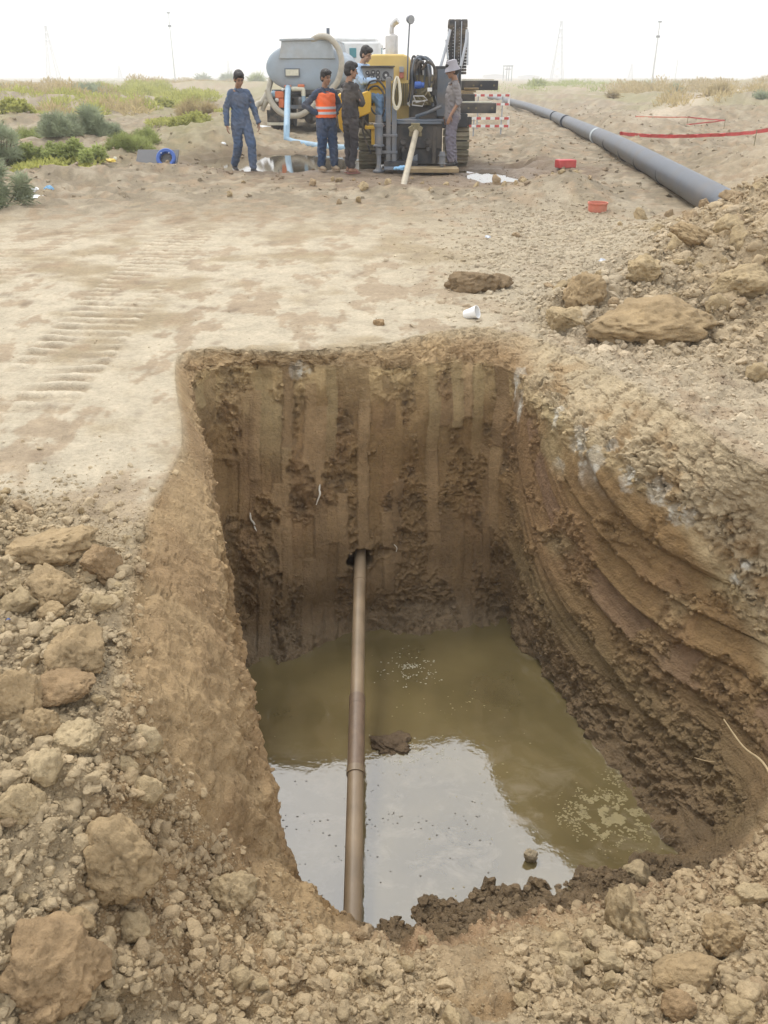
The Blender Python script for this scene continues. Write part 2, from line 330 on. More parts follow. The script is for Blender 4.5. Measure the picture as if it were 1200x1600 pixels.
# face colours, darker towards the foot, far face also in its hollows
hgt = z+.10*n_lo+.04*n_mid
Cw = np.zeros_like(C)+np.array(CLAY, np.float32)
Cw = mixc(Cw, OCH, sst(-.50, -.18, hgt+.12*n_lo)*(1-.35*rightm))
Cw = mixc(Cw, RED, sst(.1, .5, fb2(u*1.2, zz*.5, 2.6, 3, 81)+.1)*sst(-.15, -.35, hgt)*.8)
Cf = mixc(Cw, (.285, .195, .112), smooth*sst(.45, .8, hv)*.75); Cf = mixc(Cf, (.155, .10, .055), smooth*sst(.35, .15, h1(ci*3+seg_*5, 19))*.5)
Cf = mixc(Cf, (.31, .235, .13), smooth*sst(.80, .9, h1(ci*5+seg_, 17))*sst(-.9, -.3, hgt)*.8)
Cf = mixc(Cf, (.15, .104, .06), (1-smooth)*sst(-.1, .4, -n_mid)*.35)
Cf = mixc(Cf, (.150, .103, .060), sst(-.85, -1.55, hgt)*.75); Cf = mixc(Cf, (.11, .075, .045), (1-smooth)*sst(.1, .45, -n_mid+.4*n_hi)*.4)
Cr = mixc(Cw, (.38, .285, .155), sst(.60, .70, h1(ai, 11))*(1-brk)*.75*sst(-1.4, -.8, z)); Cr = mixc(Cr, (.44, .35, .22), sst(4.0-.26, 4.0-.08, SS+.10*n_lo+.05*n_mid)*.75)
Cr = mixc(Cr, (.21, .135, .088), sst(.45, .3, h1(ai, 12))*(1-brk)*.85)
Cr = mixc(Cr, (.33, .27, .16), sst(.15, .5, fb3(x, y*.6, z, 2.4, 2, 85)-.05)*sst(-1.3, -.9, z)*.5)
Cr = mixc(Cr, (.27, .22, .115), np.exp(-((z+1.42-.12*(y-4))/.12)**2)*.45)
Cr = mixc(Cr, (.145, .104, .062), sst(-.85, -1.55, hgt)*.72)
Cl = mixc(Cw, (.34, .235, .135), sst(-.3, .3, n_lo+.3*n_mid+.2))
Cm = mixc(np.zeros_like(C)+np.array((.22, .165, .105), np.float32), DARKW, sst(-.25, .25, n_mid+.1+.6*n_lo))
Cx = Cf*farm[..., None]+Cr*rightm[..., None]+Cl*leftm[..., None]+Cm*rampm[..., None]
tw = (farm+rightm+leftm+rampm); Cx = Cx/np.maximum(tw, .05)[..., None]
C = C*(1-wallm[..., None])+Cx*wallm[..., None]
Cb = mixc(np.zeros_like(C)+np.array((.355, .255, .150), np.float32), (.29, .20, .115), sst(-.2, .3, n_lo+.4*n_mid))
Cb = mixc(Cb, (.42, .345, .245), sst(4.35, 4.95, SS+.25*n_lo)*(farm+rightm)*.8); Cb = mixc(Cb, (.45, .37, .26), rightm*sst(-.3, .2, n_mid+.5*n_lo+.15+.5*(SS-4.3))*.85); Cb = mixc(Cb, (.25, .18, .11), rightm*crk*.5); Cb = mixc(Cb, PALE, sst(17.2, 18.2, TT)*sst(4.6, 5.0, SS)*.4)  # right bank coloured darker along its cracks
Cb = mixc(Cb, (.385, .30, .20), rampm*.75*sst(-.3, .2, n_mid+.2)); Cb = mixc(Cb, (.30, .19, .115), rampm*sst(.35, .05, SS-4)*.7)
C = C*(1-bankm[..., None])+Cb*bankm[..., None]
C = mixc(C, (.345, .25, .158), np.clip(mb_*2, 0, 1)*(TT > 9)*.9)
gr_ = np.clip(1.3*(el(1.5,7.6,.75,1.8)+el(2.1,10.2,.9,1.8)*.8), 0, 1)*outm; C = mixc(C, (.385, .33, .245), gr_*.7)
# mineral salt blooms near the lip
salt = sst(.42, .5, fb3(x*1.0, y*.55, z*.8, 3.3, 3, 91)+.0)*sst(-.55, -.3, z)*sst(-.03, -.1, z)*rightm*sst(5.0, 4.0, SS)
_zc = y*CP-(z-CAMH)*SP; _u = 600+F*x/np.maximum(_zc, .2); _v = 800-F*(y*SP+(z-CAMH)*CP)/np.maximum(_zc, .2)
for px_, py_, r_, st_ in ((465,580,.05,1), (806,600,.05,2.4), (812,640,.035,2.5), (870,650,.045,2), (905,690,.06,1.6), (925,715,.05,1.5), (955,700,.03,2), (985,745,.045,1.8), (1030,770,.06,1.2), (1055,800,.04,1.6), (1078,805,.05,1), (1150,905,.035,1), (1165,882,.03,1)):
    k_ = np.nanargmin((_u-px_)**2+(_v-py_)**2+1e6*(SS < 2.6)+1e6*(SS > 5)); sx_, sy_, sz_ = x.flat[k_], y.flat[k_], z.flat[k_]
    dd = np.sqrt((x-sx_)**2+(y-sy_)**2+((z-sz_)/st_)**2); salt = np.maximum(salt, sst(1.25, .7, dd/r_+1.1*n_mid+.9*n_hi))
C = mixc(C, (.60, .59, .56), salt*.85*(SS < 5.05)*(.4+.6*sst(-.2, .2, n_hi+n_mid)))
# wetness
wet = wallm*sst(-1.55, -1.8, z+.06*n_mid)+rampm*sst(-1.45, -1.65, z+.05*n_mid)*(SS < 4.3); wet = np.clip(wet, 0, 1)
wet = np.maximum(wet, outm*sst(.3, .9, damp+.25*fl2)*.7)
C = mixc(C, (.15, .108, .066), wet*.65*(wallm+rampm*(SS < 4.3)).clip(0, 1))
C = mixc(C, GREYM, wallm*farm*sst(-1.70, -1.76, z+.04*n_mid)*.8)
# far plain
dd = np.sqrt(x*x+y*y); veg = sst(.0, .35, fb2(x, y*.55, .12, 4, 95)+.12)*sst(17, 24, dd)*np.clip(sst(2.5, 6, -x-.0*y)+sst(.14, .2, x/np.maximum(y, 1))*sst(34, 60, y)+sst(60, 110, y), 0, 1)
C = mixc(C, (.24, .225, .11), veg*.65); C = mixc(C, (.30, .25, .16), sst(80, 250, dd)*.6)
road = sst(.05, .0, np.abs(x/np.maximum(y, 5)-.24-.0016*y))*sst(22, 30, y)*sst(120, 70, y); C = mixc(C, (.46, .39, .30), road*.85)
jit = 1+.10*n_hi+.05*n_mid; C = np.clip(C*jit[..., None]*(np.array([1.03, 1.0, .91], np.float32)+np.array([-.01, .0, .055], np.float32)*outm[..., None]), .02, .9)

def grid_mesh(name, X, C, wet, mt):
    nr, nt_ = X.shape[:2]; me = bpy.data.meshes.new(name)
    idx = np.arange(nr*nt_, dtype=np.int32).reshape(nr, nt_); nx = np.roll(idx, -1, 1)
    q = np.stack([idx[:-1], nx[:-1], nx[1:], idx[1:]], -1).reshape(-1, 4)
    me.vertices.add(nr*nt_); me.vertices.foreach_set('co', X.astype(np.float32).ravel())
    me.loops.add(q.size); me.loops.foreach_set('vertex_index', q.ravel())
    me.polygons.add(len(q)); me.polygons.foreach_set('loop_start', np.arange(0, q.size, 4, dtype=np.int32)); me.polygons.foreach_set('loop_total', np.full(len(q), 4, np.int32))
    me.polygons.foreach_set('use_smooth', np.ones(len(q), bool)); me.update(calc_edges=True)
    a = me.color_attributes.new('col', 'FLOAT_COLOR', 'POINT'); a.data.foreach_set('color', np.concatenate([C.reshape(-1, 3), np.ones((nr*nt_, 1))], 1).astype(np.float32).ravel())
    b = me.attributes.new('wet', 'FLOAT', 'POINT'); b.data.foreach_set('value', wet.astype(np.float32).ravel())
    me.materials.append(mt); o = bpy.data.objects.new(name, me); COL.objects.link(o); return o

def soil_mat(name, bumpd=.011, wetin=True):
    m = bpy.data.materials.new(name); m.use_nodes = True; t = m.node_tree; N = t.nodes; L = t.links; b = N['Principled BSDF']
    co = N.new('ShaderNodeNewGeometry'); a = N.new('ShaderNodeAttribute'); a.attribute_name = 'col'
    def noi(s, d=8, r=.6):
        n = N.new('ShaderNodeTexNoise'); n.inputs['Scale'].default_value = s; n.inputs['Detail'].default_value = d; n.inputs['Roughness'].default_value = r
        L.new(co.outputs['Position'], n.inputs['Vector']); return n
    n1, n2, n3 = noi(5, 9, .68), noi(38, 8, .7), noi(130, 4, .6)
    def mr(src, a0, a1, b0, b1):
        k = N.new('ShaderNodeMapRange'); k.inputs[1].default_value = a0; k.inputs[2].default_value = a1; k.inputs[3].default_value = b0; k.inputs[4].default_value = b1; L.new(src, k.inputs[0]); return k.outputs[0]
    def mth(op, p, q):
        k = N.new('ShaderNodeMath'); k.operation = op
        for i, v in enumerate((p, q)):
            if isinstance(v, (int, float)): k.inputs[i].default_value = v
            else: L.new(v, k.inputs[i])
        return k.outputs[0]
    f = mth('MULTIPLY', mr(n1.outputs['Fac'], .3, .7, .82, 1.16), mr(n2.outputs['Fac'], .3, .7, .84, 1.14))
    sc = N.new('ShaderNodeVectorMath'); sc.operation = 'SCALE'; L.new(a.outputs['Color'], sc.inputs[0]); L.new(f, sc.inputs['Scale']); L.new(sc.outputs[0], b.inputs['Base Color'])
    v = N.new('ShaderNodeTexVoronoi'); v.inputs['Scale'].default_value = 75; L.new(co.outputs['Position'], v.inputs['Vector'])
    v2 = N.new('ShaderNodeTexVoronoi'); v2.inputs['Scale'].default_value = 190; L.new(co.outputs['Position'], v2.inputs['Vector'])
    h = mth('ADD', mth('ADD', mth('MULTIPLY', n2.outputs['Fac'], 1.5), mth('MULTIPLY', v.outputs['Distance'], -.45)), mth('ADD', mth('MULTIPLY', n3.outputs['Fac'], .45), mth('MULTIPLY', v2.outputs['Distance'], -.22)))
    bp = N.new('ShaderNodeBump'); bp.inputs['Strength'].default_value = .9; bp.inputs['Distance'].default_value = bumpd; L.new(h, bp.inputs['Height']); L.new(bp.outputs[0], b.inputs['Normal'])
    b.inputs['Specular IOR Level'].default_value = .25
    if wetin:
        w_ = N.new('ShaderNodeAttribute'); w_.attribute_name = 'wet'
        L.new(mr(mth('MULTIPLY', w_.outputs['Fac'], mr(n1.outputs['Fac'], .35, .6, .6, 1.1)), 0, 1, .95, .30), b.inputs['Roughness'])
    else: b.inputs['Roughness'].default_value = .95
    return m
M_SOIL = soil_mat('earth'); M_CLOD = soil_mat('clod_earth', .007, False)
ground = grid_mesh('ground', X, C, wet, M_SOIL); ground['kind'] = 'structure'; ground['label'] = 'dry churned tan earth with an excavated pit'
# coarse copy of the surface for finding contact points
_sub = X[::3, ::3]; _nr, _nt = _sub.shape[:2]; _i = np.arange(_nr*_nt).reshape(_nr, _nt); _n = np.roll(_i, -1, 1)
_q = np.stack([_i[:-1], _n[:-1], _n[1:], _i[1:]], -1).reshape(-1, 4)
BVH = BVHTree.FromPolygons([tuple(v) for v in _sub.reshape(-1, 3).tolist()], _q.tolist())
def hit(px, py):
    a = (px-600)/F; b = (800-py)/F; d = Vector((a, CP+b*SP, -SP+b*CP)).normalized()
    l, n, _, _ = BVH.ray_cast(Vector((0, 0, CAMH)), d, 4000)
    if l is None: return on_z(px, py, 0), Vector((0, 0, 1))
    return l, (n if n.z > 0 else -n)
def gz(x_, y_):
    l, n, _, _ = BVH.ray_cast(Vector((x_, y_, 8)), Vector((0, 0, -1)), 30)
    return l.z if l else 0.0
# water
def flat_poly(name, pts, z, mt, sub=None):
    me = bpy.data.meshes.new(name); me.from_pydata([(p[0], p[1], z) for p in pts], [], [list(range(len(pts)))]); me.materials.append(mt)
    o = bpy.data.objects.new(name, me); COL.objects.link(o); return o
def water_mat(name, col, ior, rough, bscale, bdist, scum=0):
    m = bpy.data.materials.new(name); m.use_nodes = True; t = m.node_tree; N = t.nodes; L = t.links; b = N['Principled BSDF']
    co = N.new('ShaderNodeTexCoord')
    n1 = N.new('ShaderNodeTexNoise'); n1.inputs['Scale'].default_value = 1.6; n1.inputs['Detail'].default_value = 5; L.new(co.outputs['Object'], n1.inputs['Vector'])
    cr = N.new('ShaderNodeValToRGB'); e = cr.color_ramp.elements; e[0].position = .3; e[0].color = (*[c*.72 for c in col], 1); e[1].position = .7; e[1].color = (*[c*1.25 for c in col], 1)
    L.new(n1.outputs['Fac'], cr.inputs[0]); out = cr.outputs[0]
    b.inputs['IOR'].default_value = ior; b.inputs['Roughness'].default_value = rough
    n2 = N.new('ShaderNodeTexNoise'); n2.inputs['Scale'].default_value = bscale; n2.inputs['Detail'].default_value = 3; L.new(co.outputs['Object'], n2.inputs['Vector'])
    bp = N.new('ShaderNodeBump'); bp.inputs['Distance'].default_value = bdist; bp.inputs['Strength'].default_value = .6; L.new(n2.outputs['Fac'], bp.inputs['Height'])
    L.new(bp.outputs[0], b.inputs['Normal'])
    if scum:
        # swirled streaks of drilling fluid lying on the near half
        n3 = N.new('ShaderNodeTexNoise'); n3.inputs['Scale'].default_value = 4.5; n3.inputs['Detail'].default_value = 9; n3.inputs['Roughness'].default_value = .68; n3.inputs['Distortion'].default_value = .5
        mp = N.new('ShaderNodeMapping'); mp.inputs['Scale'].default_value = (1, 1.5, 1); mp.inputs['Rotation'].default_value = (0, 0, .35)
        L.new(co.outputs['Object'], mp.inputs['Vector']); L.new(mp.outputs[0], n3.inputs['Vector'])
        r3 = N.new('ShaderNodeMapRange'); r3.inputs[1].default_value = .50; r3.inputs[2].default_value = .72; r3.inputs[4].default_value = scum; L.new(n3.outputs['Fac'], r3.inputs[0])
        sp = N.new('ShaderNodeSeparateXYZ'); L.new(co.outputs['Object'], sp.inputs[0])
        ry = N.new('ShaderNodeMapRange'); ry.inputs[1].default_value = 3.95; ry.inputs[2].default_value = 3.2; L.new(sp.outputs['Y'], ry.inputs[0])
        mu = N.new('ShaderNodeMath'); mu.operation = 'MULTIPLY'; L.new(r3.outputs[0], mu.inputs[0]); L.new(ry.outputs[0], mu.inputs[1])
        mm = N.new('ShaderNodeMix'); mm.data_type = 'RGBA'; L.new(mu.outputs[0], mm.inputs[0]); L.new(out, mm.inputs[6]); mm.inputs[7].default_value = (.30, .25, .17, 1); out = mm.outputs[2]
        r4 = N.new('ShaderNodeMapRange'); r4.inputs[3].default_value = rough; r4.inputs[4].default_value = .28; L.new(mu.outputs[0], r4.inputs[0]); L.new(r4.outputs[0], b.inputs['Roughness'])
    L.new(out, b.inputs['Base Color']); return m
M_PIT = water_mat('murky_water', (.138, .108, .048), 2.5, .03, 24, .0011, .62)
M_PUD = water_mat('puddle_water', (.10, .08, .05), 2.2, .02, 14, .001)
pw = flat_poly('water', [(-1.6, 1.9), (2.2, 1.9), (2.2, 5.6), (-1.6, 5.6)], WZ, M_PIT); pw['kind'] = 'structure'; pw['label'] = 'murky olive water standing in the pit'
for i, (px_, py_, sx, sy, h) in enumerate([(-1.8, 19.2, 2.3, 2.4, 0), (1.95, 16.9, 1.4, 1.9, 0)]):
    o = flat_poly('puddle_water', [(px_+sx*cos(a), py_+sy*sin(a)) for a in np.linspace(0, 2*pi, 28, endpoint=False)], PUDZ+.002*i, M_PUD)
    o['kind'] = 'structure'; o['label'] = ['shallow puddle between the walking man and the tanker', 'bright puddle beside the drilling rig'][i]
# ------------------------------------------------------------------ clods and rubble
def ico(sub):
    bm = bmesh.new(); bmesh.ops.create_icosphere(bm, subdivisions=sub, radius=1)
    v = np.array([q.co[:] for q in bm.verts]); f = np.array([[a.index for a in q.verts] for q in bm.faces]); bm.free(); return v, f
ICO = {k: ico(k) for k in (1, 2, 3, 4, 5)}
def stone_shape(sub, seed, ang=.6, rough=1.0):
    v, f = ICO[sub]; rg = np.random.default_rng(seed); v = v.copy()
    for _ in range(rg.integers(7, 12)):                       # broken flat faces
        n = rg.normal(size=3); n /= np.linalg.norm(n); d = rg.uniform(.48, .86); s = v@n
        v = np.where((s > d)[:, None], v-n*(s-d)[:, None]*ang, v)
    o = seed*3.7
    k = 1+rough*(.20*fb3(v[:, 0]+o, v[:, 1], v[:, 2], 1.3, 2, 5)+(.11*fb3(v[:, 0], v[:, 1]+o, v[:, 2], 3.3, 3, 6) if sub > 1 else 0)+(.055*fb3(v[:, 0], v[:, 1], v[:, 2]+o, 10, 2, 7) if sub > 3 else 0))
    k = k-(.09*sst(.10, 0, np.abs(fb3(v[:, 0]+o, v[:, 1]+o, v[:, 2], 1.9, 3, 9)))+.05*np.abs(fb3(v[:, 0], v[:, 1]-o, v[:, 2], 5.5, 3, 10))+.025*pn3(v[:, 0]*26, v[:, 1]*26, v[:, 2]*26, 13) if sub > 3 else 0)
    v = v*k[:, None]; v -= v.mean(0); v /= np.abs(v).max(); return v
def rotm(a, b, c):
    return np.array(Matrix.Rotation(a, 3, 'Z') @ Matrix.Rotation(b, 3, 'X') @ Matrix.Rotation(c, 3, 'Y'))
def rand_rots(n, rg):
    q = rg.normal(size=(n, 4)); q /= np.linalg.norm(q, axis=1)[:, None]; w_, a, b, c = q.T
    return np.stack([1-2*(b*b+c*c), 2*(a*b-c*w_), 2*(a*c+b*w_), 2*(a*b+c*w_), 1-2*(a*a+c*c), 2*(b*c-a*w_), 2*(a*c-b*w_), 2*(b*c+a*w_), 1-2*(a*a+b*b)], 1).reshape(-1, 3, 3)
def clod_mesh(name, sub, seed, size, rot, col, ang=.6, rough=1.0, pit=0):
    v = stone_shape(sub, seed, ang, rough)*np.array(size)@rotm(*rot).T; f = ICO[sub][1]
    if max(size) > .03 and max(size) < .9: q_ = 1/max(.035, min(size)); n_ = fb3(v[:, 0], v[:, 1], v[:, 2], 1.1*q_, 4, seed+5, .55); v = v+v/np.linalg.norm(v, axis=1)[:, None]*(min(size)*(.15*n_-.09*sst(.06, 0, np.abs(n_))))[:, None]
    me = bpy.data.meshes.new(name); me.from_pydata(v.tolist(), [], f.tolist()); me.polygons.foreach_set('use_smooth', np.ones(len(f), bool))
    a = me.color_attributes.new('col', 'FLOAT_COLOR', 'POINT'); col = (col[0]*1.02, col[1], col[2]*.93); n = fb3(v[:, 0], v[:, 1], v[:, 2], 3/max(size), 3, seed)
    c = np.array(col)*(1+.22*n)[:, None]; a.data.foreach_set('color', np.concatenate([c, np.ones((len(v), 1))], 1).astype(np.float32).ravel())
    me.materials.append(M_CLOD); return me
def link(name, me, parent=None):
    o = bpy.data.objects.new(name, me); COL.objects.link(o)
    if parent: o.parent = parent
    return o
def tag(o, label, cat_=None, group=None, kind=None):
    if label: o['label'] = label
    if cat_: o['category'] = cat_
    if group: o['group'] = group
    if kind: o['kind'] = kind
    return o
CDRY = (.375, .29, .18); CBRN = (.335, .247, .147); CRED = (.305, .213, .125); CWET = (.22, .16, .10); CPAL = (.405, .32, .205)
# px, py, width px, height px, tilt, colour, angularity, label (measured from the photo, then set on the ground they lie on)
BIG = [
 (737,443,82,44,.2,CWET,.85,'dark rough jagged clod lying alone on the pale ground beyond the pit','clod'),
 (778,443,46,28,0,CWET,.7,'small dark clod touching the right side of the dark jagged clod','clod'),
 (917,456,66,62,.5,CBRN,.9,'upright tan earth slab leaning at the left foot of the spoil heap','slab'),
 (887,500,66,48,-.3,CDRY,.9,'pale wedge shaped clod in front of the upright slab by the spoil heap','clod'),
 (1090,372,92,30,-.35,CBRN,.9,'long flat brown slab tilted on the slope of the spoil heap','slab'),
 (1020,505,190,64,.1,CBRN,.5,'widest fused lump of earth along the front of the spoil heap','clod'),
 (1010,420,62,40,.1,CDRY,.6,'rounded clod on the spoil heap above the wide fused lump','clod'),
 (1150,440,90,50,.2,CDRY,.6,'broad clod on the spoil heap near the right picture edge','clod'),
 (1185,585,40,40,.2,CDRY,.6,'pale clod at the foot of the spoil heap by the right picture edge','clod'),
 (593,505,20,15,0,CRED,.7,'little dark clod lying alone just beyond the far rim of the pit','clod'),
 (72,858,150,62,.15,CBRN,.9,'broad flat brown slab at the top of the left heap','slab'),
 (88,915,88,88,.7,CBRN,.9,'squarish tan slab standing just below the broad flat slab','slab'),
 (158,884,66,66,.3,CRED,.85,'reddish angular clod right of the squarish tan slab','clod'),
 (32,940,60,40,.2,CDRY,.6,'pale clod at the left picture edge beside the squarish tan slab','clod'),
 (80,953,52,22,.1,CBRN,.7,'small flat clod under the squarish tan slab','clod'),
 (115,1022,150,80,.1,CBRN,.8,'large weathered slab in the middle of the left heap','slab'),
 (90,1078,120,44,.1,CRED,.8,'low reddish slab right below the large weathered slab','slab'),
 (30,1100,80,110,.1,CBRN,.6,'tall brown lump at the left picture edge','clod'),
 (66,1128,62,56,.1,CBRN,.6,'brown round clod beside the tall lump at the left edge','clod'),
 (118,1152,78,48,.1,CPAL,.5,'pale oval clod above the pear shaped clod on the left','clod'),
 (76,1194,52,58,.4,CPAL,.45,'pale pear shaped clod standing on its narrow end in the left heap','clod'),
 (221,1156,56,52,.3,CPAL,.6,'pale faceted clod at the right rim of the left heap','clod'),
 (36,1256,62,78,.4,CDRY,.5,'tan rounded clod low at the left picture edge','clod'),
 (224,1234,56,54,.2,CDRY,.55,'round clod resting above the largest boulder','clod'),
 (182,1312,128,130,.3,CBRN,.55,'largest earth boulder with pebbles stuck on it','boulder'),
 (72,1492,170,110,-.5,CRED,.8,'long reddish slab sloping down at the bottom left','slab'),
 (362,1392,76,64,.3,CDRY,.6,'cracked round clod near the left brink of the pit','clod'),
 (208,1440,56,44,.2,CDRY,.6,'tan clod above the gravel in the bottom left','clod'),
 (120,1440,52,44,.2,CBRN,.6,'brown clod under the overhang of the largest boulder','clod'),
 (60,1578,70,50,.2,CRED,.7,'reddish brown clod in the bottom left corner','clod'),
 (430,1470,30,30,.2,CPAL,.6,'pale clod among gravel right below the cracked round clod','clod'),
 (376,1528,44,36,.2,CDRY,.6,'wide clod among the gravel at the bottom, left of the middle','clod'),
 (534,1532,26,22,.2,CPAL,.6,'pale pebble sized clod at the bottom middle','clod'),
 (978,1442,62,130,.2,CDRY,.7,'tall pale cracked clod at the crest of the right heap','clod'),
 (955,1505,40,48,.4,CPAL,.8,'whitish crusted clod at the left foot of the tall cracked clod','clod'),
 (928,1467,32,30,.4,CPAL,.8,'small white topped clod left of the tall cracked clod','clod'),
 (1130,1456,72,66,.2,CBRN,.6,'big smooth brown clod in the right heap near the picture edge','clod'),
 (1070,1530,110,50,.1,CBRN,.8,'long brown slab lying across the lower right heap','slab'),
 (1000,1362,52,46,.2,CPAL,.8,'pale clod on top of the crest of the right heap','clod'),
 (1060,1565,56,36,.2,CRED,.6,'reddish clod just below the long brown slab','clod'),
 (1150,1580,60,44,.3,CDRY,.6,'tan clod in the bottom right corner','clod'),
 (870,1478,50,40,.2,CDRY,.7,'grey tan clod at the left end of the right heap','clod'),
 (885,1500,44,32,.2,CPAL,.8,'white crusted clod at the left end of the right heap','clod'),
 (1180,1395,50,44,.3,CPAL,.8,'white topped angular clod at the right picture edge above the heap','clod'),
]
for i, (px, py, wd, ht, tl, col, ang, lab, ct) in enumerate(BIG):
    p, n = hit(px, py+ht*.2); zc = (p-Vector((0, 0, CAMH))).dot(Vector((0, CP, -SP))); k = zc/F
    sx = wd*k*.56; sz = ht*k*.56; sy = (sx+sz)*.5
    me = clod_mesh(ct, 5 if wd > 60 else 4, 100+i, (sx, sy, sz*1.05), (tl*.3, .1, -tl), col, ang, 1.0)
    o = link('earth_'+ct, me); o.location = p+n*sz*.25+Vector((0, 0, sz*.15)); tag(o, lab, ct)
# crusted mud lump in the water
me = clod_mesh('mud', 5, 777, (.17, .13, .05), (0, 0, 0), (.12, .085, .055), .3, 2.1)
o = link('mud_lump', me); p = on_z(612, 1168, WZ); o.location = p+Vector((0, .03, -.01)); tag(o, 'dark wet mud lump poking out of the pit water beside the pipe', 'mud lump')
me = clod_mesh('stone', 4, 778, (.04, .035, .04), (0, 0, 0), (.34, .28, .2), .7); o = link('stone', me); o.location = on_z(829, 1336, WZ+.03); tag(o, 'pale round stone on the wet mud at the near edge of the water', 'stone')

# medium clods: single things, one group per heap
wall_ok = (SS > 4.02)
area = np.linalg.norm(np.cross(np.roll(X, -1, 1)-X, np.gradient(X, axis=0)), axis=2)
# visible part only: in front of the camera and inside its frame (with a margin)
rel = X-np.array([0, 0, CAMH]); zc_ = rel[..., 1]*CP-rel[..., 2]*SP; yc_ = rel[..., 1]*SP+rel[..., 2]*CP
inview = (zc_ > .3) & (np.abs(rel[..., 0]/np.maximum(zc_, .1)) < .55) & (np.abs(yc_/np.maximum(zc_, .1)) < .70)
def scatter(wt, n, rg, both=True):
    ww = np.nan_to_num((wt*area*inview).ravel()).astype(np.float64).clip(0); ww = ww/ww.sum(); i = rg.choice(ww.size, n, p=ww)
    j = rg.random((n, 2))-.5; P = X.reshape(-1, 3)[i]; Nn = NRM.reshape(-1, 3)[i]; Cc = C.reshape(-1, 3)[i]
    return P, Nn, Cc, np.broadcast_to(SS, zc_.shape).ravel()[i]
def free(P, r, taken):
    return all((P[0]-t[0])**2+(P[1]-t[1])**2 > (.75*(r+t[2]))**2 for t in taken)
taken = []
MED = [clod_mesh('earth_clod', 4, 300+i, (1, .85, .75), (i, .3, i*.7), (.365, .283, .175), .8+.05*(i % 4), 1.3) for i in range(10)]
MED2 = [clod_mesh('earth_clod', 4, 320+i, (1, .85, .75), (i, .3, i*.7), (.335, .25, .16), .8+.05*(i % 4), 1.3) for i in range(8)]
rg = np.random.default_rng(5)
_g = mix(4.12, 4.9, sst(14.5, 16.5, TT)*sst(18.8, 17.5, TT)) ; nl = nearrub*(x < .2)*sst(-.08, .12, SS-_g+.12*n_mid+.10*n_lo)*(TT > 12.5); nr_ = nearrub2*(x > .4)
front = outm*np.clip(1.4*el(.6, 13.9, 1.2, .75)+.9*el(2.0, 14.5, 1.0, 1.0)+.7*el(-.6, 15.0, .9, .5), 0, 1)
sets = [(nl*wall_ok, 80, .02, .055, 'medium dry clod in the loose heap on the left bank of the pit', 'dry clods heaped on the left bank'),
        (nr_*wall_ok, 62, .02, .055, 'medium dry clod in the loose heap at the near right bank of the pit', 'dry clods heaped at the near right bank'),
        (front, 28, .05, .13, 'rough earth clod in the churned ground in front of the drilling rig', 'clods in front of the rig'),
        (heap*(y > 5.2)*outm, 85, .045, .15, 'medium clod embedded in the spoil heap right of the pit', 'clods of the right spoil heap')]
for wt, n, r0, r1, lab, grp in sets:
    P, Nn, Cc, _ = scatter(wt, n*5, rg); m_ = 0
    for k in range(len(P)):
        r = r0*(r1/r0)**(rg.random()**1.7)
        if not free(P[k], r, taken): continue
        taken.append((P[k][0], P[k][1], r)); me = (MED if rg.random() < .65 else MED2)[rg.integers(0, 8)]
        o = link('earth_clod', me); o.location = Vector(P[k].tolist())+Vector(Nn[k].tolist())*r*.25
        s_ = rg.uniform(.7, 1.25, 3)*r; o.scale = s_.tolist(); o.rotation_euler = (rg.uniform(0, 6.3), rg.uniform(0, 6.3), rg.uniform(0, 6.3)); tag(o, lab, 'clod', grp); m_ += 1
        if m_ >= n: break
def rubble(name, lab, wt, n, r0, r1, pw_, sub, seed, sink=.15, tint=1.05, cols=None):
    rg = np.random.default_rng(seed); P, Nn, Cc, _ = scatter(wt, n, rg)
    if 'near' in lab and 'mud' not in lab: Cc = Cc*.35+np.array([.365, .283, .172])*.65
    V0 = [stone_shape(sub, 500+i, .95, 1.4) for i in range(12)]; Fc = ICO[sub][1]; nv = len(V0[0])
    zc = np.maximum(P[:, 1]*CP-(P[:, 2]-CAMH)*SP, .5)
    r = r0*(r1/r0)**(rg.random(n)**pw_); ids = rg.integers(0, 12, n); Rm = rand_rots(n, rg); sc = rg.uniform(.7, 1.15, (n, 3))*r[:, None]
    V = np.stack(V0)[ids]*sc[:, None, :]; V = np.einsum('nvk,njk->nvj', V, Rm); V[..., 2] *= .85
    V += (P+Nn*(r*sink)[:, None])[:, None, :]
    # hold a little of the ground's own colour, each stone its own shade
    shade = rg.uniform(.88, 1.14, (n, 1))*tint; cc = Cc*shade+np.array([.03, .025, .02])*rg.random((n, 1)); cc = np.clip(cc, .03, .75)
    me = bpy.data.meshes.new(name); T = (Fc[None]+(np.arange(n)*nv)[:, None, None]).reshape(-1, 3).astype(np.int32)
    me.vertices.add(n*nv); me.vertices.foreach_set('co', V.astype(np.float32).ravel()); me.loops.add(T.size); me.loops.foreach_set('vertex_index', T.ravel())
    me.polygons.add(len(T)); me.polygons.foreach_set('loop_start', np.arange(0, T.size, 3, dtype=np.int32)); me.polygons.foreach_set('loop_total', np.full(len(T), 3, np.int32))
    me.polygons.foreach_set('use_smooth', np.full(len(T), sub > 2)); me.update(calc_edges=True)
    a = me.color_attributes.new('col', 'FLOAT_COLOR', 'POINT'); a.data.foreach_set('color', np.concatenate([np.repeat(cc, nv, 0), np.ones((n*nv, 1))], 1).astype(np.float32).ravel())
    me.materials.append(M_CLOD); o = link(name, me); tag(o, lab, kind='stuff'); return o
wk = wall_ok*1.0
rubble('gravel', 'loose small clods heaped on the near left bank', nl*wk, 8000, .004, .020, 2.4, 2, 21, .1)
rubble('gravel', 'fist sized crumbly clods of the near left bank', nl*wk, 1700, .013, .036, 1.8, 3, 41, .0)
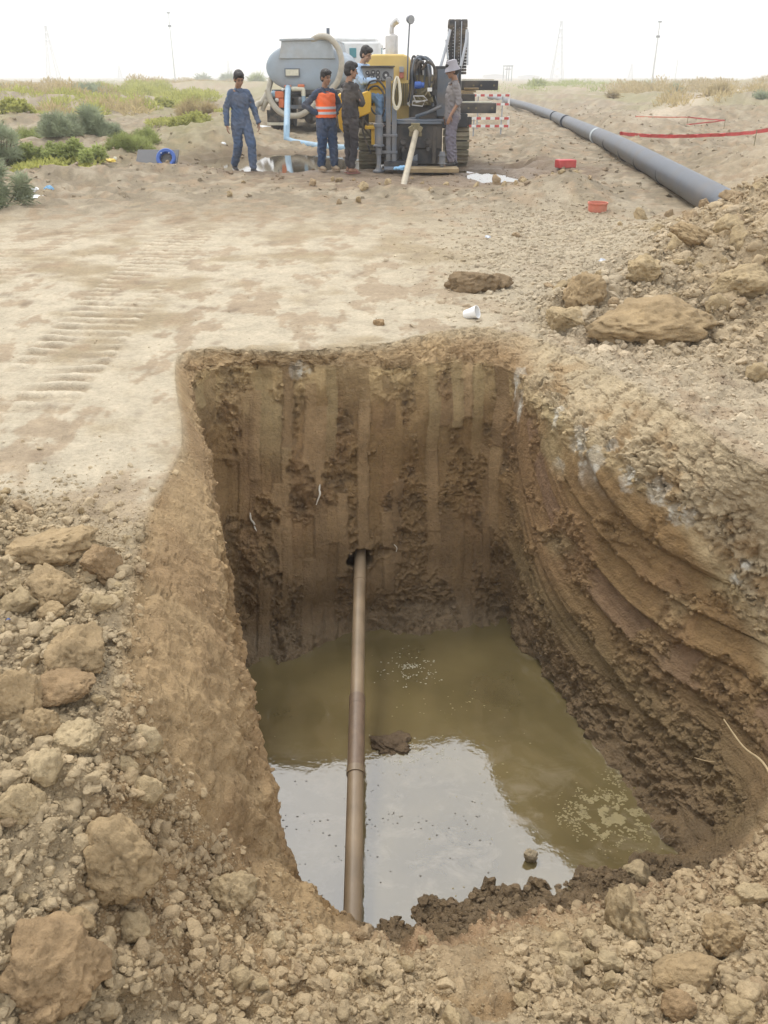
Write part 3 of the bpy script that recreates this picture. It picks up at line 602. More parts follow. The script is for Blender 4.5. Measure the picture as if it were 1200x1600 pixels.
rubble('gravel', 'fine crumbs between the clods of the near left bank', nl*wk, 26000, .002, .0065, 1.5, 1, 22, .3)
rubble('gravel', 'loose small clods heaped at the near right bank', nr_*wk, 5500, .005, .022, 2.2, 2, 23, .1)
rubble('gravel', 'fist sized crumbly clods of the near right bank', nr_*wk, 1200, .014, .04, 1.8, 3, 43, .0)
rubble('gravel', 'fine crumbs over the near right bank', (nr_+.35*rampm*bankm)*wk, 18000, .002, .0065, 1.5, 1, 24, .3)
rubble('rubble', 'small clods covering the right spoil heap', heap*outm*(y > 4.8), 15000, .006, .032, 2.2, 2, 25, .0)
rubble('rubble', 'clods half sunk in the right spoil heap', heap*outm*(y > 4.8), 1600, .03, .10, 2.0, 3, 45, -.35)
rubble('rubble', 'small clods strewn over the ground around the machines', outm*(front*1.5+scat*(y > 4.3)*1.0+.012*(y > 4)+.10*sst(.5, 2.5, x-.1*y)*(y > 9))/np.maximum(y*.25, 1), 15000, .006, .035, 2.4, 2, 26, .1)
rubble('gravel', 'crumbs scattered on the pale ground and the banks of the pit', outm*(.25+1.2*bump_t(4.6, 8.6))*(y < 9)/np.maximum(y*.5, 1)+bankm*(.9*rightm+.35*leftm+.5*farm), 9000, .002, .010, 2.4, 1, 27, .2)
rubble('rubble', 'crumbled earth clinging to the excavated faces', wallm*(z > -1.8)*(farm*(1-smooth)*.8+rightm*brk*.9+.25*leftm), 6000, .004, .018, 2.2, 2, 28, .15, .95)
rubble('mud', 'crumbly dark mud along the near edge of the water', (SS > 1.05)*(SS < 3.9)*rampm*(z > WZ-.02)*1.0, 3000, .004, .03, 1.9, 2, 29, .1, .95)

rubble('rubble', 'lumps of earth over the churned ground far behind the pit', outm*(y > 13)*(y < 60)*(.15+sst(-.1, .5, fl))*(np.abs(x/np.maximum(y, 1)) < .5)/np.maximum(y, 1)**1.0, 6000, .015, .07, 2.4, 2, 31, .1)

rubble('rubble', 'greyish broken earth strewn between the pit and the rig', gr_, 7000, .008, .036, 2.0, 2, 61, .0)
rubble('gravel', 'pale crumbs on the shelf between the pit and the spoil heap', outm*bump_t(4.3, 8.8)*(y < 6.2)*(y > 2.8), 9000, .003, .016, 2.6, 2, 63, .1)
rubble('rubble', 'clods half sunk in the shelf between the pit and the spoil heap', outm*bump_t(4.5, 8.8)*(y < 6.0)*(y > 2.6)*sst(-.1, .4, n_lo+.2), 260, .012, .045, 2.0, 3, 65, -.2)
# ------------------------------------------------------------------ mesh tools
def world_loc(o):
    v = Vector((0, 0, 0))
    while o: v += o.location; o = o.parent
    return v
def cr_path(pts, n=8):
    P = [Vector(p) for p in pts]
    if len(P) < 3: return P
    out = []
    for i in range(len(P)-1):
        a, b, c, d = P[max(i-1, 0)], P[i], P[i+1], P[min(i+2, len(P)-1)]
        for k in range(n):
            t = k/n; out.append(.5*((2*b)+(-a+c)*t+(2*a-5*b+4*c-d)*t*t+(-a+3*b-3*c+d)*t**3))
    out.append(P[-1]); return out
class MB:
    def __init__(s): s.v = []; s.f = []
    def add(s, vs, fs):
        b = len(s.v); s.v += [tuple(v) for v in vs]; s.f += [tuple(b+i for i in f) for f in fs]; return s
    def box(s, c, d, rot=None):
        c = Vector(c); h = Vector(d)*.5; vs = [Vector((x_*h.x, y_*h.y, z_*h.z)) for x_ in (-1, 1) for y_ in (-1, 1) for z_ in (-1, 1)]
        if rot is not None: vs = [rot @ v for v in vs]
        return s.add([c+v for v in vs], [(0, 1, 3, 2), (4, 6, 7, 5), (0, 4, 5, 1), (2, 3, 7, 6), (0, 2, 6, 4), (1, 5, 7, 3)])
    def bar(s, a, b, w_, h):
        a, b = Vector(a), Vector(b); d = b-a; q = d.to_track_quat('X', 'Z').to_matrix(); return s.box((a+b)/2, (d.length, w_, h), q)
    def ring(s, c, d, r, n, up=None):
        d = d.normalized(); u = (up or (Vector((0, 0, 1)) if abs(d.z) < .95 else Vector((1, 0, 0)))); u = (u-d*u.dot(d)).normalized(); v = d.cross(u)
        return [c+(u*cos(2*pi*i/n)+v*sin(2*pi*i/n))*r for i in range(n)]
    def tube(s, pts, r, n=10, caps=True, smooth=0):
        P = cr_path(pts, smooth) if smooth else [Vector(p) for p in pts]; m = len(P); rs = r if isinstance(r, (list, tuple)) else [r]*m
        if len(rs) != m: rs = [rs[min(int(i/(m-1)*(len(rs)-1)+.5), len(rs)-1)] for i in range(m)]
        up = None; vs = []
        for i in range(m):
            d = (P[min(i+1, m-1)]-P[max(i-1, 0)])
            if up is None: up = Vector((0, 0, 1)) if abs(d.normalized().z) < .9 else Vector((1, 0, 0))
            rg_ = s.ring(P[i], d, rs[i], n, up); up = (rg_[0]-P[i]).normalized() if rs[i] > 1e-6 else up; vs += rg_
        fs = [(i*n+k, i*n+(k+1) % n, (i+1)*n+(k+1) % n, (i+1)*n+k) for i in range(m-1) for k in range(n)]
        if caps: fs += [tuple(range(n-1, -1, -1)), tuple((m-1)*n+k for k in range(n))]
        return s.add(vs, fs)
    def cyl(s, a, b, r, r2=None, n=20): return s.tube([a, b], [r, r if r2 is None else r2], n)
    def lathe(s, c, prof, axis=(0, 0, 1), n=24, caps=True):      # prof: (radius, along)
        c = Vector(c); d = Vector(axis).normalized(); vs = []
        for r, h in prof: vs += s.ring(c+d*h, d, max(r, 1e-4), n)
        m = len(prof); fs = [(i*n+k, i*n+(k+1) % n, (i+1)*n+(k+1) % n, (i+1)*n+k) for i in range(m-1) for k in range(n)]
        if caps: fs += [tuple(range(n-1, -1, -1)), tuple((m-1)*n+k for k in range(n))]
        return s.add(vs, fs)
    def prism(s, poly, y0, y1):                                  # poly in (x, z), along y
        n = len(poly); vs = [(p[0], y0, p[1]) for p in poly]+[(p[0], y1, p[1]) for p in poly]
        return s.add(vs, [tuple(range(n)), tuple(range(2*n-1, n-1, -1))]+[(i, i+n, (i+1) % n+n, (i+1) % n) for i in range(n)])
    def prismx(s, poly, x0, x1):                                 # poly in (y, z), along x
        n = len(poly); vs = [(x0, p[0], p[1]) for p in poly]+[(x1, p[0], p[1]) for p in poly]
        return s.add(vs, [tuple(range(n)), tuple(range(2*n-1, n-1, -1))]+[(i, i+n, (i+1) % n+n, (i+1) % n) for i in range(n)])
    def ball(s, c, r, seg=16, rot=None):
        c = Vector(c); r = Vector((r, r, r)) if isinstance(r, (int, float)) else Vector(r); m = seg//2; vs = []
        for i in range(1, m):
            t = pi*i/m
            for k in range(seg): vs.append(Vector((sin(t)*cos(2*pi*k/seg)*r.x, sin(t)*sin(2*pi*k/seg)*r.y, cos(t)*r.z)))
        vs += [Vector((0, 0, r.z)), Vector((0, 0, -r.z))]; a, b = len(vs)-2, len(vs)-1
        if rot is not None: vs = [rot @ v for v in vs]
        fs = [(i*seg+k, (i+1)*seg+k, (i+1)*seg+(k+1) % seg, i*seg+(k+1) % seg) for i in range(m-2) for k in range(seg)]
        fs += [(a, k, (k+1) % seg) for k in range(seg)]+[(b, (m-2)*seg+(k+1) % seg, (m-2)*seg+k) for k in range(seg)]
        return s.add([c+v for v in vs], fs)
    def caps_(s, a, ra, b, rb, n=14):                            # rounded cone
        a, b = Vector(a), Vector(b); d = (b-a); L_ = d.length; d = d/L_ if L_ > 1e-6 else Vector((0, 0, 1)); pr = []
        for k in range(1, 5): t = pi/2*(1-k/4); pr.append((ra*cos(t), -ra*sin(t)))
        for k in range(0, 4): t = pi/2*(k/4); pr.append((rb*cos(t), L_+rb*sin(t)))
        return s.lathe(a, pr, d, n)
    def loft(s, secs, n=24):                                     # sections (centre, rx, ry, yaw)
        vs = []
        for c, rx, ry, yw in secs:
            for k in range(n):
                t = 2*pi*k/n; px_, py_ = rx*cos(t), ry*sin(t); vs.append(Vector(c)+Vector((px_*cos(yw)-py_*sin(yw), px_*sin(yw)+py_*cos(yw), 0)))
        m = len(secs); fs = [(i*n+k, i*n+(k+1) % n, (i+1)*n+(k+1) % n, (i+1)*n+k) for i in range(m-1) for k in range(n)]
        return s.add(vs, fs+[tuple(range(n-1, -1, -1)), tuple((m-1)*n+k for k in range(n))])
    def xf(s, M):
        s.v = [tuple(M @ Vector(v)) for v in s.v]; return s
    def mesh(s, name, mt):
        me = bpy.data.meshes.new(name); me.from_pydata(s.v, [], s.f); me.materials.append(mt)
        bm = bmesh.new(); bm.from_mesh(me); bmesh.ops.recalc_face_normals(bm, faces=bm.faces); bm.to_mesh(me); bm.free()
        me.polygons.foreach_set('use_smooth', np.ones(len(me.polygons), bool)); me.set_sharp_from_angle(angle=R(38)); return me
    def build(s, name, mt, parent=None, bevel=0, M=None):
        if M is not None: s.xf(M)
        if parent:
            w_ = world_loc(parent); s.v = [(v[0]-w_.x, v[1]-w_.y, v[2]-w_.z) for v in s.v]
        o = link(name, s.mesh(name, mt), parent)
        if bevel:
            b = o.modifiers.new('bevel', 'BEVEL'); b.width = bevel; b.segments = 2; b.limit_method = 'ANGLE'; b.angle_limit = R(50)
        return o
def top(o, loc):                                                 # give a one-mesh thing an origin at its base
    loc = Vector(loc); o.data.transform(Matrix.Translation(-loc)); o.location = loc; return o
def empty(name, loc, label, cat_, group=None):
    o = bpy.data.objects.new(name, None); COL.objects.link(o); o.location = loc; o.empty_display_size = .2; return tag(o, label, cat_, group)
def bxp(mb, x0, y0, x1, y1, Y0, Y1):                             # box measured on the photo at its front distance
    a, b = at(x0, y0, Y0), at(x1, y1, Y0); return mb.box(((a.x+b.x)/2, (Y0+Y1)/2, (a.z+b.z)/2), (abs(b.x-a.x), Y1-Y0, abs(a.z-b.z)))
# materials of man-made things
MT = {
 'black': mat('black_paint', (.030, .032, .037), .5, 0, .25, 5, .001, 30, dust=.35), 'steel': mat('blue_grey_steel', (.13, .155, .19), .5, .2, .15, 6, .001, 30, dust=.45),
 'yellow': mat('yellow_paint', (.72, .43, .035), .42, 0, .08, 5, 0, dust=.25), 'cream': mat('faded_yellow_paint', (.70, .50, .16), .45, 0, .08, 4, dust=.45, dustcol=(.55, .43, .25)),
 'chrome': mat('galvanised_metal', (.55, .55, .55), .35, .7, .12, 9, dust=.3), 'grey': mat('grey_panel', (.34, .35, .36), .5, 0, .1, 8, dust=.3),
 'silver': mat('silver_bar', (.50, .53, .58), .4, .4, .15, 7), 'rubber': mat('rubber', (.025, .025, .027), .65, 0, .2, 12, .001, 50, dust=.45),
 'hose': mat('beige_hose', (.40, .365, .295), .6, 0, .15, 10, dust=.3), 'rope': mat('cream_hose', (.62, .57, .44), .65, 0, .1, 10), 'bhose': mat('blue_hose', (.24, .38, .50), .55, 0, .12, 4, dust=.25),
 'tank': mat('tank_paint', (.30, .36, .42), .5, 0, .10, 2.2, dust=.40, dustcol=(.30, .25, .20)), 'tanktop': mat('tank_top_paint', (.38, .42, .45), .6, 0, .15, 4, dust=.4), 'white': mat('white_paint', (.72, .73, .72), .5, 0, .06, 5, dust=.2),
 'plate': mat('cream_plate', (.60, .57, .45), .6, 0, .15, 12), 'glass': mat('teal_window', (.08, .26, .29), .1, 0, .1, 3), 'red': mat('red_plastic', (.48, .05, .05), .55, 0, .15, 8, dust=.25),
 'pink': mat('faded_red_plastic', (.55, .17, .11), .6, 0, .12, 12, dust=.35), 'blue': mat('blue_plastic', (.035, .10, .36), .4, 0, .15, 8), 'pipe': mat('grey_coated_pipe', (.055, .063, .078), .42, 0, .12, 3, .0015, 22, dust=.18),
 'weld': mat('pale_joint_band', (.36, .39, .41), .5, 0, .1, 8), 'rod': mat('muddy_steel_pipe', (.23, .165, .10), .5, .0, .3, 6, .0015, 40, spec=.6, dust=.35, dustcol=(.28, .21, .13)), 'rodd': mat('mud_coated_pipe', (.17, .115, .075), .5, 0, .25, 14, .002, 60), 'rodl': mat('drilling_rod', (.37, .32, .235), .5, .1, .18, 9, .001, 40),
 'wood': mat('weathered_board', (.30, .22, .12), .8, 0, .25, 6, .002, 25), 'track': mat('muddy_track', (.20, .18, .12), .85, 0, .3, 7, .004, 30, dust=.7), 'cup': mat('white_plastic_cup', (.80, .80, .79), .4, 0, .03, 10),
 'sheet': mat('thin_white_plastic', (.78, .79, .80), .5, 0, .05, 9), 'orange': mat('orange_fitting', (.65, .16, .05), .5, 0, .1, 9, dust=.3), 'root': mat('pale_root', (.60, .55, .46), .8, 0, .2, 20), 'twig': mat('dry_twig', (.36, .27, .15), .85, 0, .2, 20),
 'brass': mat('olive_iron', (.20, .17, .09), .6, .3, .2, 12, dust=.4), 'ltblue': mat('light_blue_cloth', (.22, .42, .62), .8, 0, .1, 10), 'yrag': mat('yellow_plastic', (.70, .50, .08), .6, 0, .1, 10), 'gauge': mat('gauge_face', (.06, .06, .065), .3, 0, .1, 10),
}
# ------------------------------------------------------------------ people
def remesh(mb, name, mt, voxel=.009, sm=4, fold=0, fs=9, seed=0, M=None):
    if M is not None: mb.xf(M)
    me = bpy.data.meshes.new(name+'_src'); me.from_pydata(mb.v, [], mb.f); bm = bmesh.new(); bm.from_mesh(me); bmesh.ops.recalc_face_normals(bm, faces=bm.faces); bm.to_mesh(me); bm.free()
    o = link(name, me); r = o.modifiers.new('r', 'REMESH'); r.mode = 'VOXEL'; r.voxel_size = voxel
    if sm: s_ = o.modifiers.new('s', 'SMOOTH'); s_.factor = .5; s_.iterations = sm
    ev = o.evaluated_get(bpy.context.evaluated_depsgraph_get()); m2 = bpy.data.meshes.new_from_object(ev); o.modifiers.clear(); old = o.data; o.data = m2; m2.name = name; bpy.data.meshes.remove(old)
    if fold:
        n = len(m2.vertices); co = np.empty(n*3, np.float32); m2.vertices.foreach_get('co', co); co = co.reshape(-1, 3); no = np.empty(n*3, np.float32); m2.vertices.foreach_get('normal', no); no = no.reshape(-1, 3)
        f = 1-2*np.abs(pn3(co[:, 0]*fs, co[:, 1]*fs, co[:, 2]*fs*1.5+1.5*co[:, 0]*fs*.5, seed)); f2 = pn3(co[:, 0]*fs*2.4, co[:, 1]*fs*2.4, co[:, 2]*fs*3, seed+4)
        co = co+no*(fold*(f-.5)+fold*.4*f2)[:, None]; m2.vertices.foreach_set('co', co.ravel()); m2.update()
    m2.materials.clear(); m2.materials.append(mt); m2.polygons.foreach_set('use_smooth', np.ones(len(m2.polygons), bool)); return o
SKIN = mat('brown_skin', (.30, .165, .10), .55, 0, .06, 14); SKIN2 = mat('tan_skin', (.40, .24, .155), .55, 0, .06, 14)
HAIR = mat('black_hair', (.014, .011, .010), .6, 0, .3, 60, .002, 120); EYE = mat('dark_eye', (.02, .015, .012), .3)
def cloth(name, c): return mat(name, c, .9, 0, .22, 6, .003, 45, dust=.22, dustcol=(.33, .27, .2))
def limb(mb, J, Rr, n=14):
    for i in range(len(J)-1): mb.caps_(J[i], Rr[i], J[i+1], Rr[i+1], n)
def hand(mb, wr, d, pn, side, curl=.5):
    # wr wrist, d pointing direction, pn palm normal
    d = Vector(d).normalized(); pn = Vector(pn); pn = (pn-d*pn.dot(d)).normalized(); s_ = d.cross(pn)*side
    wr = Vector(wr); mb.caps_(wr, .023, wr+d*.03, .026); pc = wr+d*.05
    for k in (-1.2, -.4, .4, 1.2): mb.caps_(wr+d*.03+s_*k*.011, .014, wr+d*.088+s_*k*.017, .0115, 8)
    for k, L_ in zip((-1.45, -.5, .45, 1.35), (.058, .078, .084, .074)):       # little .. index
        a = wr+d*.092+s_*k*.017; d1 = (d*cos(curl*.6)+pn*sin(curl*.6)).normalized(); d2 = (d*cos(curl*1.5)+pn*sin(curl*1.5)).normalized(); d3 = (d*cos(curl*2.2)+pn*sin(curl*2.2)).normalized()
        b = a+d1*L_*.45; c = b+d2*L_*.32; e = c+d3*L_*.22
        mb.caps_(a, .0095, b, .0088, 8); mb.caps_(b, .0088, c, .008, 8); mb.caps_(c, .008, e, .007, 8)
    a = wr+d*.03+s_*.024; b = a+(d*.6+s_*.75+pn*.25).normalized()*.04; c = b+(d*.9+s_*.25+pn*.3).normalized()*.035; mb.caps_(a, .0135, b, .011, 8); mb.caps_(b, .011, c, .009, 8)
def person(loc, yaw, J, label, outfit, skin=SKIN, htilt=0, hyaw=0, scale=1.0, hat=None, seed=1):
    """joints in the figure's own frame: facing -Y, its left at +X; J: dict of positions"""
    root = empty('person', loc, label, 'person'); M = Matrix.Translation(Vector(loc)) @ Matrix.Rotation(yaw, 4, 'Z') @ Matrix.Scale(scale, 4)
    def fin(o, name):
        o.name = name; o.parent = root; o.data.transform(Matrix.Translation(-Vector(loc))); return o
    V = {k: Vector(v) for k, v in J.items()}; pel, ch, nk = V['pelvis'], V['chest'], V['neck']
    hc = nk+Vector((0, -.02, .155)); Hm = Matrix.Translation(nk+Vector((0, 0, .04))) @ Matrix.Rotation(hyaw, 4, 'Z') @ Matrix.Rotation(htilt, 4, 'X') @ Matrix.Scale(1.07, 4) @ Matrix.Translation(-nk-Vector((0, 0, .04)))
    b = MB(); mid = (pel+ch)/2
    b.loft([(pel+Vector((0, 0, -.08)), .10, .08, 0), (pel, .145, .095, 0), (mid, .125, .085, 0), (ch+Vector((0, 0, -.05)), .15, .095, 0), (ch+Vector((0, 0, .07)), .15, .085, 0), (nk+Vector((0, .005, -.05)), .09, .06, 0)])
    for sd, k in (('L', 1), ('R', -1)):
        limb(b, [ch*.0+nk+Vector((k*.06, 0, -.06)), V['sh'+sd], V['el'+sd], V['wr'+sd]], [.045, .050, .036, .025])
        limb(b, [V['hip'+sd], V['kn'+sd], V['an'+sd]], [.078, .052, .036]); an = V['an'+sd]; tv = Vector(J.get('toe'+sd, (0, -1, 0))).normalized()
        b.caps_(an+Vector((0, 0, -.045))-tv*.03, .032, an+tv*.11+Vector((0, 0, -.055)), .028)
        for q in range(5): side_ = Vector((tv.y, -tv.x, 0))*(-k); b.caps_(an+tv*.12+side_*(q-2)*.015+Vector((0, 0, -.06)), .013, an+tv*(.165-.012*abs(q-1))+side_*(q-2)*.017+Vector((0, 0, -.062)), .010, 8)
        hd_ = Vector(J.get('hd'+sd, (0, -.15, -1))); hand(b, V['wr'+sd], hd_, J.get('hn'+sd, (-k, 0, 0)), J.get('hs'+sd, 1), J.get('curl'+sd, .45))
    h = MB(); h.caps_(nk+Vector((0, .01, -.04)), .055, nk+Vector((0, -.005, .07)), .05)
    h.ball(hc+Vector((0, .012, .03)), (.076, .094, .095), 20); h.ball(hc+Vector((0, -.028, -.045)), (.058, .062, .062), 16); h.ball(hc+Vector((0, -.062, -.092)), (.026, .022, .018), 10)
    h.caps_(hc+Vector((0, -.086, .012)), .008, hc+Vector((0, -.108, -.028)), .013, 8); h.ball(hc+Vector((0, -.080, -.062)), (.024, .014, .010), 10)
    h.caps_(hc+Vector((-.035, -.078, .028)), .011, hc+Vector((.035, -.078, .028)), .011, 8)
    for k in (-1, 1): h.ball(hc+Vector((k*.078, .012, -.015)), (.010, .020, .032), 10); h.ball(hc+Vector((k*.042, -.066, -.03)), (.018, .014, .018), 8)
    h.xf(Hm); b.v, b.f = b.v+h.v, b.f+[tuple(i+len(b.v) for i in f) for f in h.f]
    bo = fin(remesh(b, 'body', skin, .0058, 2, M=M), 'body')
    for k in (-1, 1):
        e = MB().ball(hc+Vector((k*.030, -.083, .006)), (.013, .007, .007), 10).xf(Hm).xf(M); eo = e.build('eye', EYE, None); fin(eo, 'eye')
        e = MB().caps_(hc+Vector((k*.016, -.090, .027)), .0045, hc+Vector((k*.046, -.080, .030)), .0035, 8).xf(Hm).xf(M); fin(e.build('eyebrow', HAIR, None), 'eyebrow')
    # hair: a cap over the skull, short at the sides
    hr = MB(); hr.ball(hc+Vector((0, .020, .055)), (.088, .098, .092), 20); hr.ball(hc+Vector((0, .045, .0)), (.082, .074, .085), 16); hr.ball(hc+Vector((0, -.040, .088)), (.074, .066, .046), 14)
    for k in (-1, 1): hr.ball(hc+Vector((k*.070, -.010, .035)), (.014, .040, .040), 10)
    hr.xf(Hm); fin(remesh(hr, 'hair', HAIR, .007, 2, .005, 40, seed, M), 'hair')
    o_ = outfit
    # trousers
    t = MB(); g = o_.get('loose', 1.0)
    t.loft([(pel+Vector((0, 0, -.13)), .13*g, .115, 0), (pel+Vector((0, 0, -.03)), .175, .125, 0), (pel+Vector((0, 0, .10)), .158, .112, 0)])
    for sd in 'LR': limb(t, [V['hip'+sd]+Vector((0, 0, -.02)), V['kn'+sd], V['an'+sd]+(V['kn'+sd]-V['an'+sd])*.10], [.098*g, .074*g, .062*g])
    # shirt
    s_ = MB(); hem = o_.get('hem', 0.0); w_ = o_.get('w', 1.0)
    secs = [(pel+Vector((0, 0, .02-hem)), .178*w_, .128*w_, 0), (pel+Vector((0, 0, .10)), .168*w_, .122*w_, 0), (mid+Vector((0, 0, .02)), .160*w_, .118*w_, 0), (ch+Vector((0, 0, -.04)), .182*w_, .128*w_, 0), (ch+Vector((0, 0, .08)), .178, .112, 0), (nk+Vector((0, .01, -.065)), .115, .082, 0), (nk+Vector((0, .008, -.015)), .068, .062, 0)]
    s_.loft(secs); sl = o_.get('sleeve', 1.0)
    for sd, k in (('L', 1), ('R', -1)):
        wr = V['el'+sd]+(V['wr'+sd]-V['el'+sd])*min(sl, .95); limb(s_, [nk+Vector((k*.07, .0, -.075)), V['sh'+sd], V['el'+sd], wr], [.058, .064, .055, .047 if sl > .5 else .055])
    if o_.get('coverall'):
        s_.v, s_.f = s_.v+t.v, s_.f+[tuple(i+len(s_.v) for i in f) for f in t.f]
        so = fin(remesh(s_, 'coverall', o_['top'], .009, 4, .022, 9, seed, M), 'coverall')
    else:
        fin(remesh(t, 'trousers', o_['bottom'], .009, 4, .022, 9, seed+1, M), 'trousers'); so = fin(remesh(s_, 'shirt', o_['top'], .009, 4, .020, 9, seed, M), 'shirt')
    c = MB(); ang = Vector((0, 0, 0))
    for sg in (-1, 1): c.bar(nk+Vector((sg*.055, -.055, -.028)), nk+Vector((sg*.012, -.095, -.065)), .03, .012); c.bar(nk+Vector((sg*.06, -.05, -.022)), nk+Vector((sg*.05, .055, -.008)), .012, .035)
    c.xf(M); fin(c.build('collar', o_.get('collar', o_['top']), None), 'collar')
    for sd, k in (('L', 1), ('R', -1)):
        an = V['an'+sd]; tv = Vector(J.get('toe'+sd, (0, -1, 0))).normalized(); sh = MB()
        if o_.get('shoe'):
            sh.caps_(an+Vector((0, 0, -.04))-tv*.045, .043, an+tv*.06+Vector((0, 0, -.045)), .045, 12); sh.caps_(an+tv*.05+Vector((0, 0, -.05)), .043, an+tv*.15+Vector((0, 0, -.056)), .034, 12); sh.caps_(an+Vector((0, 0, -.02)), .043, an+Vector((0, 0, .01)), .046, 12)
            fin(remesh(sh, 'shoe', o_['shoe'], .008, 3, M=M), 'shoe')
        so_ = MB(); q = [an+tv*a_+Vector((tv.y, -tv.x, 0))*b_+Vector((0, 0, -.098)) for a_, b_ in ((-.09, -.02), (-.085, .025), (-.02, .04), (.08, .045), (.15, .04), (.19, .01), (.18, -.03), (.10, -.045), (-.02, -.035))]
        so_.add([v for v in q]+[v+Vector((0, 0, .018)) for v in q], [tuple(range(9)), tuple(range(17, 8, -1))]+[(i, (i+1) % 9, (i+1) % 9+9, i+9) for i in range(9)]); so_.xf(M); fin(so_.build('sole', o_['sole'], None), 'sole')
        if not o_.get('shoe'):
            st = MB(); st.tube([an+tv*.10+Vector((tv.y, -tv.x, 0))*.045+Vector((0, 0, -.08)), an+tv*.08+Vector((0, 0, -.022)), an+tv*.10-Vector((tv.y, -tv.x, 0))*.045+Vector((0, 0, -.08))], .012, 8, smooth=6); st.xf(M); fin(st.build('strap', o_['sole'], None), 'strap')
    root['_h'] = 0; del root['_h']
    return root, M, V, fin, secs
def std(**k):
    J = dict(pelvis=(0, 0, .93), chest=(0, 0, 1.28), neck=(0, .01, 1.47), shL=(.162, 0, 1.385), shR=(-.162, 0, 1.385), elL=(.235, .01, 1.12), elR=(-.235, .01, 1.12), wrL=(.25, -.06, .88), wrR=(-.25, -.06, .88),
             hipL=(.085, 0, .90), hipR=(-.085, 0, .90), knL=(.10, -.01, .50), knR=(-.10, -.01, .50), anL=(.10, .02, .10), anR=(-.10, .02, .10)); J.update(k); return J
NAVY = cloth('slate_blue_cloth', (.060, .095, .165)); DNAVY = cloth('dark_navy_cloth', (.022, .042, .085)); NAVT = cloth('navy_cloth', (.028, .055, .115)); BLK = cloth('charcoal_cloth', (.036, .032, .034)); BLT = cloth('black_cloth', (.026, .023, .028))
GRS = cloth('grey_brown_cloth', (.20, .185, .185)); GRT = cloth('grey_cloth', (.16, .145, .175)); LBL = cloth('pale_blue_cloth', (.42, .56, .74)); JEA = cloth('faded_jeans', (.16, .27, .42)); ORG = cloth('orange_mesh_cloth', (.90, .15, .035)); SIL = mat('reflective_band', (.55, .55, .58), .4, 0, .1, 20)
SHB = mat('black_shoe', (.03, .027, .027), .5); SHT = mat('tan_shoe', (.36, .27, .18), .7); SOLW = mat('pale_sole', (.55, .52, .48), .7); SOLP = mat('reddish_sandal', (.30, .14, .11), .7); HATM = cloth('grey_hat_cloth', (.33, .32, .36))
def foot(px, py):
    v = on_z(px, py, 0); return Vector((v.x, v.y, gz(v.x, v.y)))
# 1 the man walking on the left, looking down
p = foot(382, 268)
person(p, R(28), std(knL=(.11, -.20, .52), anL=(.10, -.24, .10), toeL=(.05, -1, 0), knR=(-.09, -.02, .49), anR=(-.10, .26, .13), toeR=(-.05, -1, -.15), elL=(.27, -.02, 1.12), wrL=(.30, -.14, .89), elR=(-.26, .05, 1.12), wrR=(-.28, .0, .86), hdL=(0, -.25, -1), hdR=(0, -.1, -1)),
       'man in slate blue coverall walking and looking down, arms hanging', dict(top=NAVY, bottom=NAVY, hem=.16, w=1.04, loose=1.12, shoe=SHB, sole=SOLW, coverall=True), SKIN, htilt=R(22), scale=.985, seed=3)
# 2 the man in the orange vest, hands on hips
p = foot(512, 269)
root, M, V, fin, secs = person(p, R(32), std(elL=(.36, .12, 1.16), wrL=(.20, -.03, 1.02), elR=(-.38, .14, 1.16), wrR=(-.20, -.02, 1.02), hdL=(-.6, -.6, -.35), hdR=(.6, -.6, -.35), hnL=(-1, .3, 0), hnR=(1, .3, 0), knL=(.12, -.03, .5), anL=(.13, -.05, .1), knR=(-.10, .0, .5), anR=(-.12, .04, .1)),
       'man in orange reflective vest standing with both hands on his hips', dict(top=DNAVY, bottom=NAVT, w=1.05, loose=1.22, shoe=SHT, sole=SHT), SKIN, htilt=R(8), hyaw=R(10), scale=.96, seed=7)
vm = MB(); pel, ch, nk = V['pelvis'], V['chest'], V['neck']; mid = (pel+ch)/2
vm.loft([(pel+Vector((0, 0, .02)), .205, .155, 0), (mid, .196, .148, 0), (ch+Vector((0, 0, -.04)), .205, .152, 0), (ch+Vector((0, 0, .08)), .192, .136, 0), (nk+Vector((0, .01, -.085)), .135, .100, 0), (nk+Vector((0, .01, -.055)), .08, .07, 0)])
fin(remesh(vm, 'vest', ORG, .010, 5, .012, 8, 9, M), 'vest')
for z_ in (1.03, 1.12):
    bm_ = MB(); n_ = 40; pts = []
    f = (z_-pel.z)/(mid.z-pel.z); rx, ry = .208-.006*f, .158-.006*f
    for zz_, e in ((z_-.022, .006), (z_+.022, .006)): pts += [Vector((cos(2*pi*k/n_)*(rx+e), sin(2*pi*k/n_)*(ry+e), zz_)) for k in range(n_)]
    for zz_, e in ((z_-.022, -.006), (z_+.022, -.006)): pts += [Vector((cos(2*pi*k/n_)*(rx+e), sin(2*pi*k/n_)*(ry+e), zz_)) for k in range(n_)]
    fs_ = []
    for k in range(n_):
        k2 = (k+1) % n_; fs_ += [(k, k2, n_+k2, n_+k), (2*n_+k2, 2*n_+k, 3*n_+k, 3*n_+k2), (n_+k, n_+k2, 3*n_+k2, 3*n_+k), (k2, k, 2*n_+k, 2*n_+k2)]
    bm_.add(pts, fs_).xf(M); fin(bm_.build('reflective_band', SIL, None), 'reflective_band')
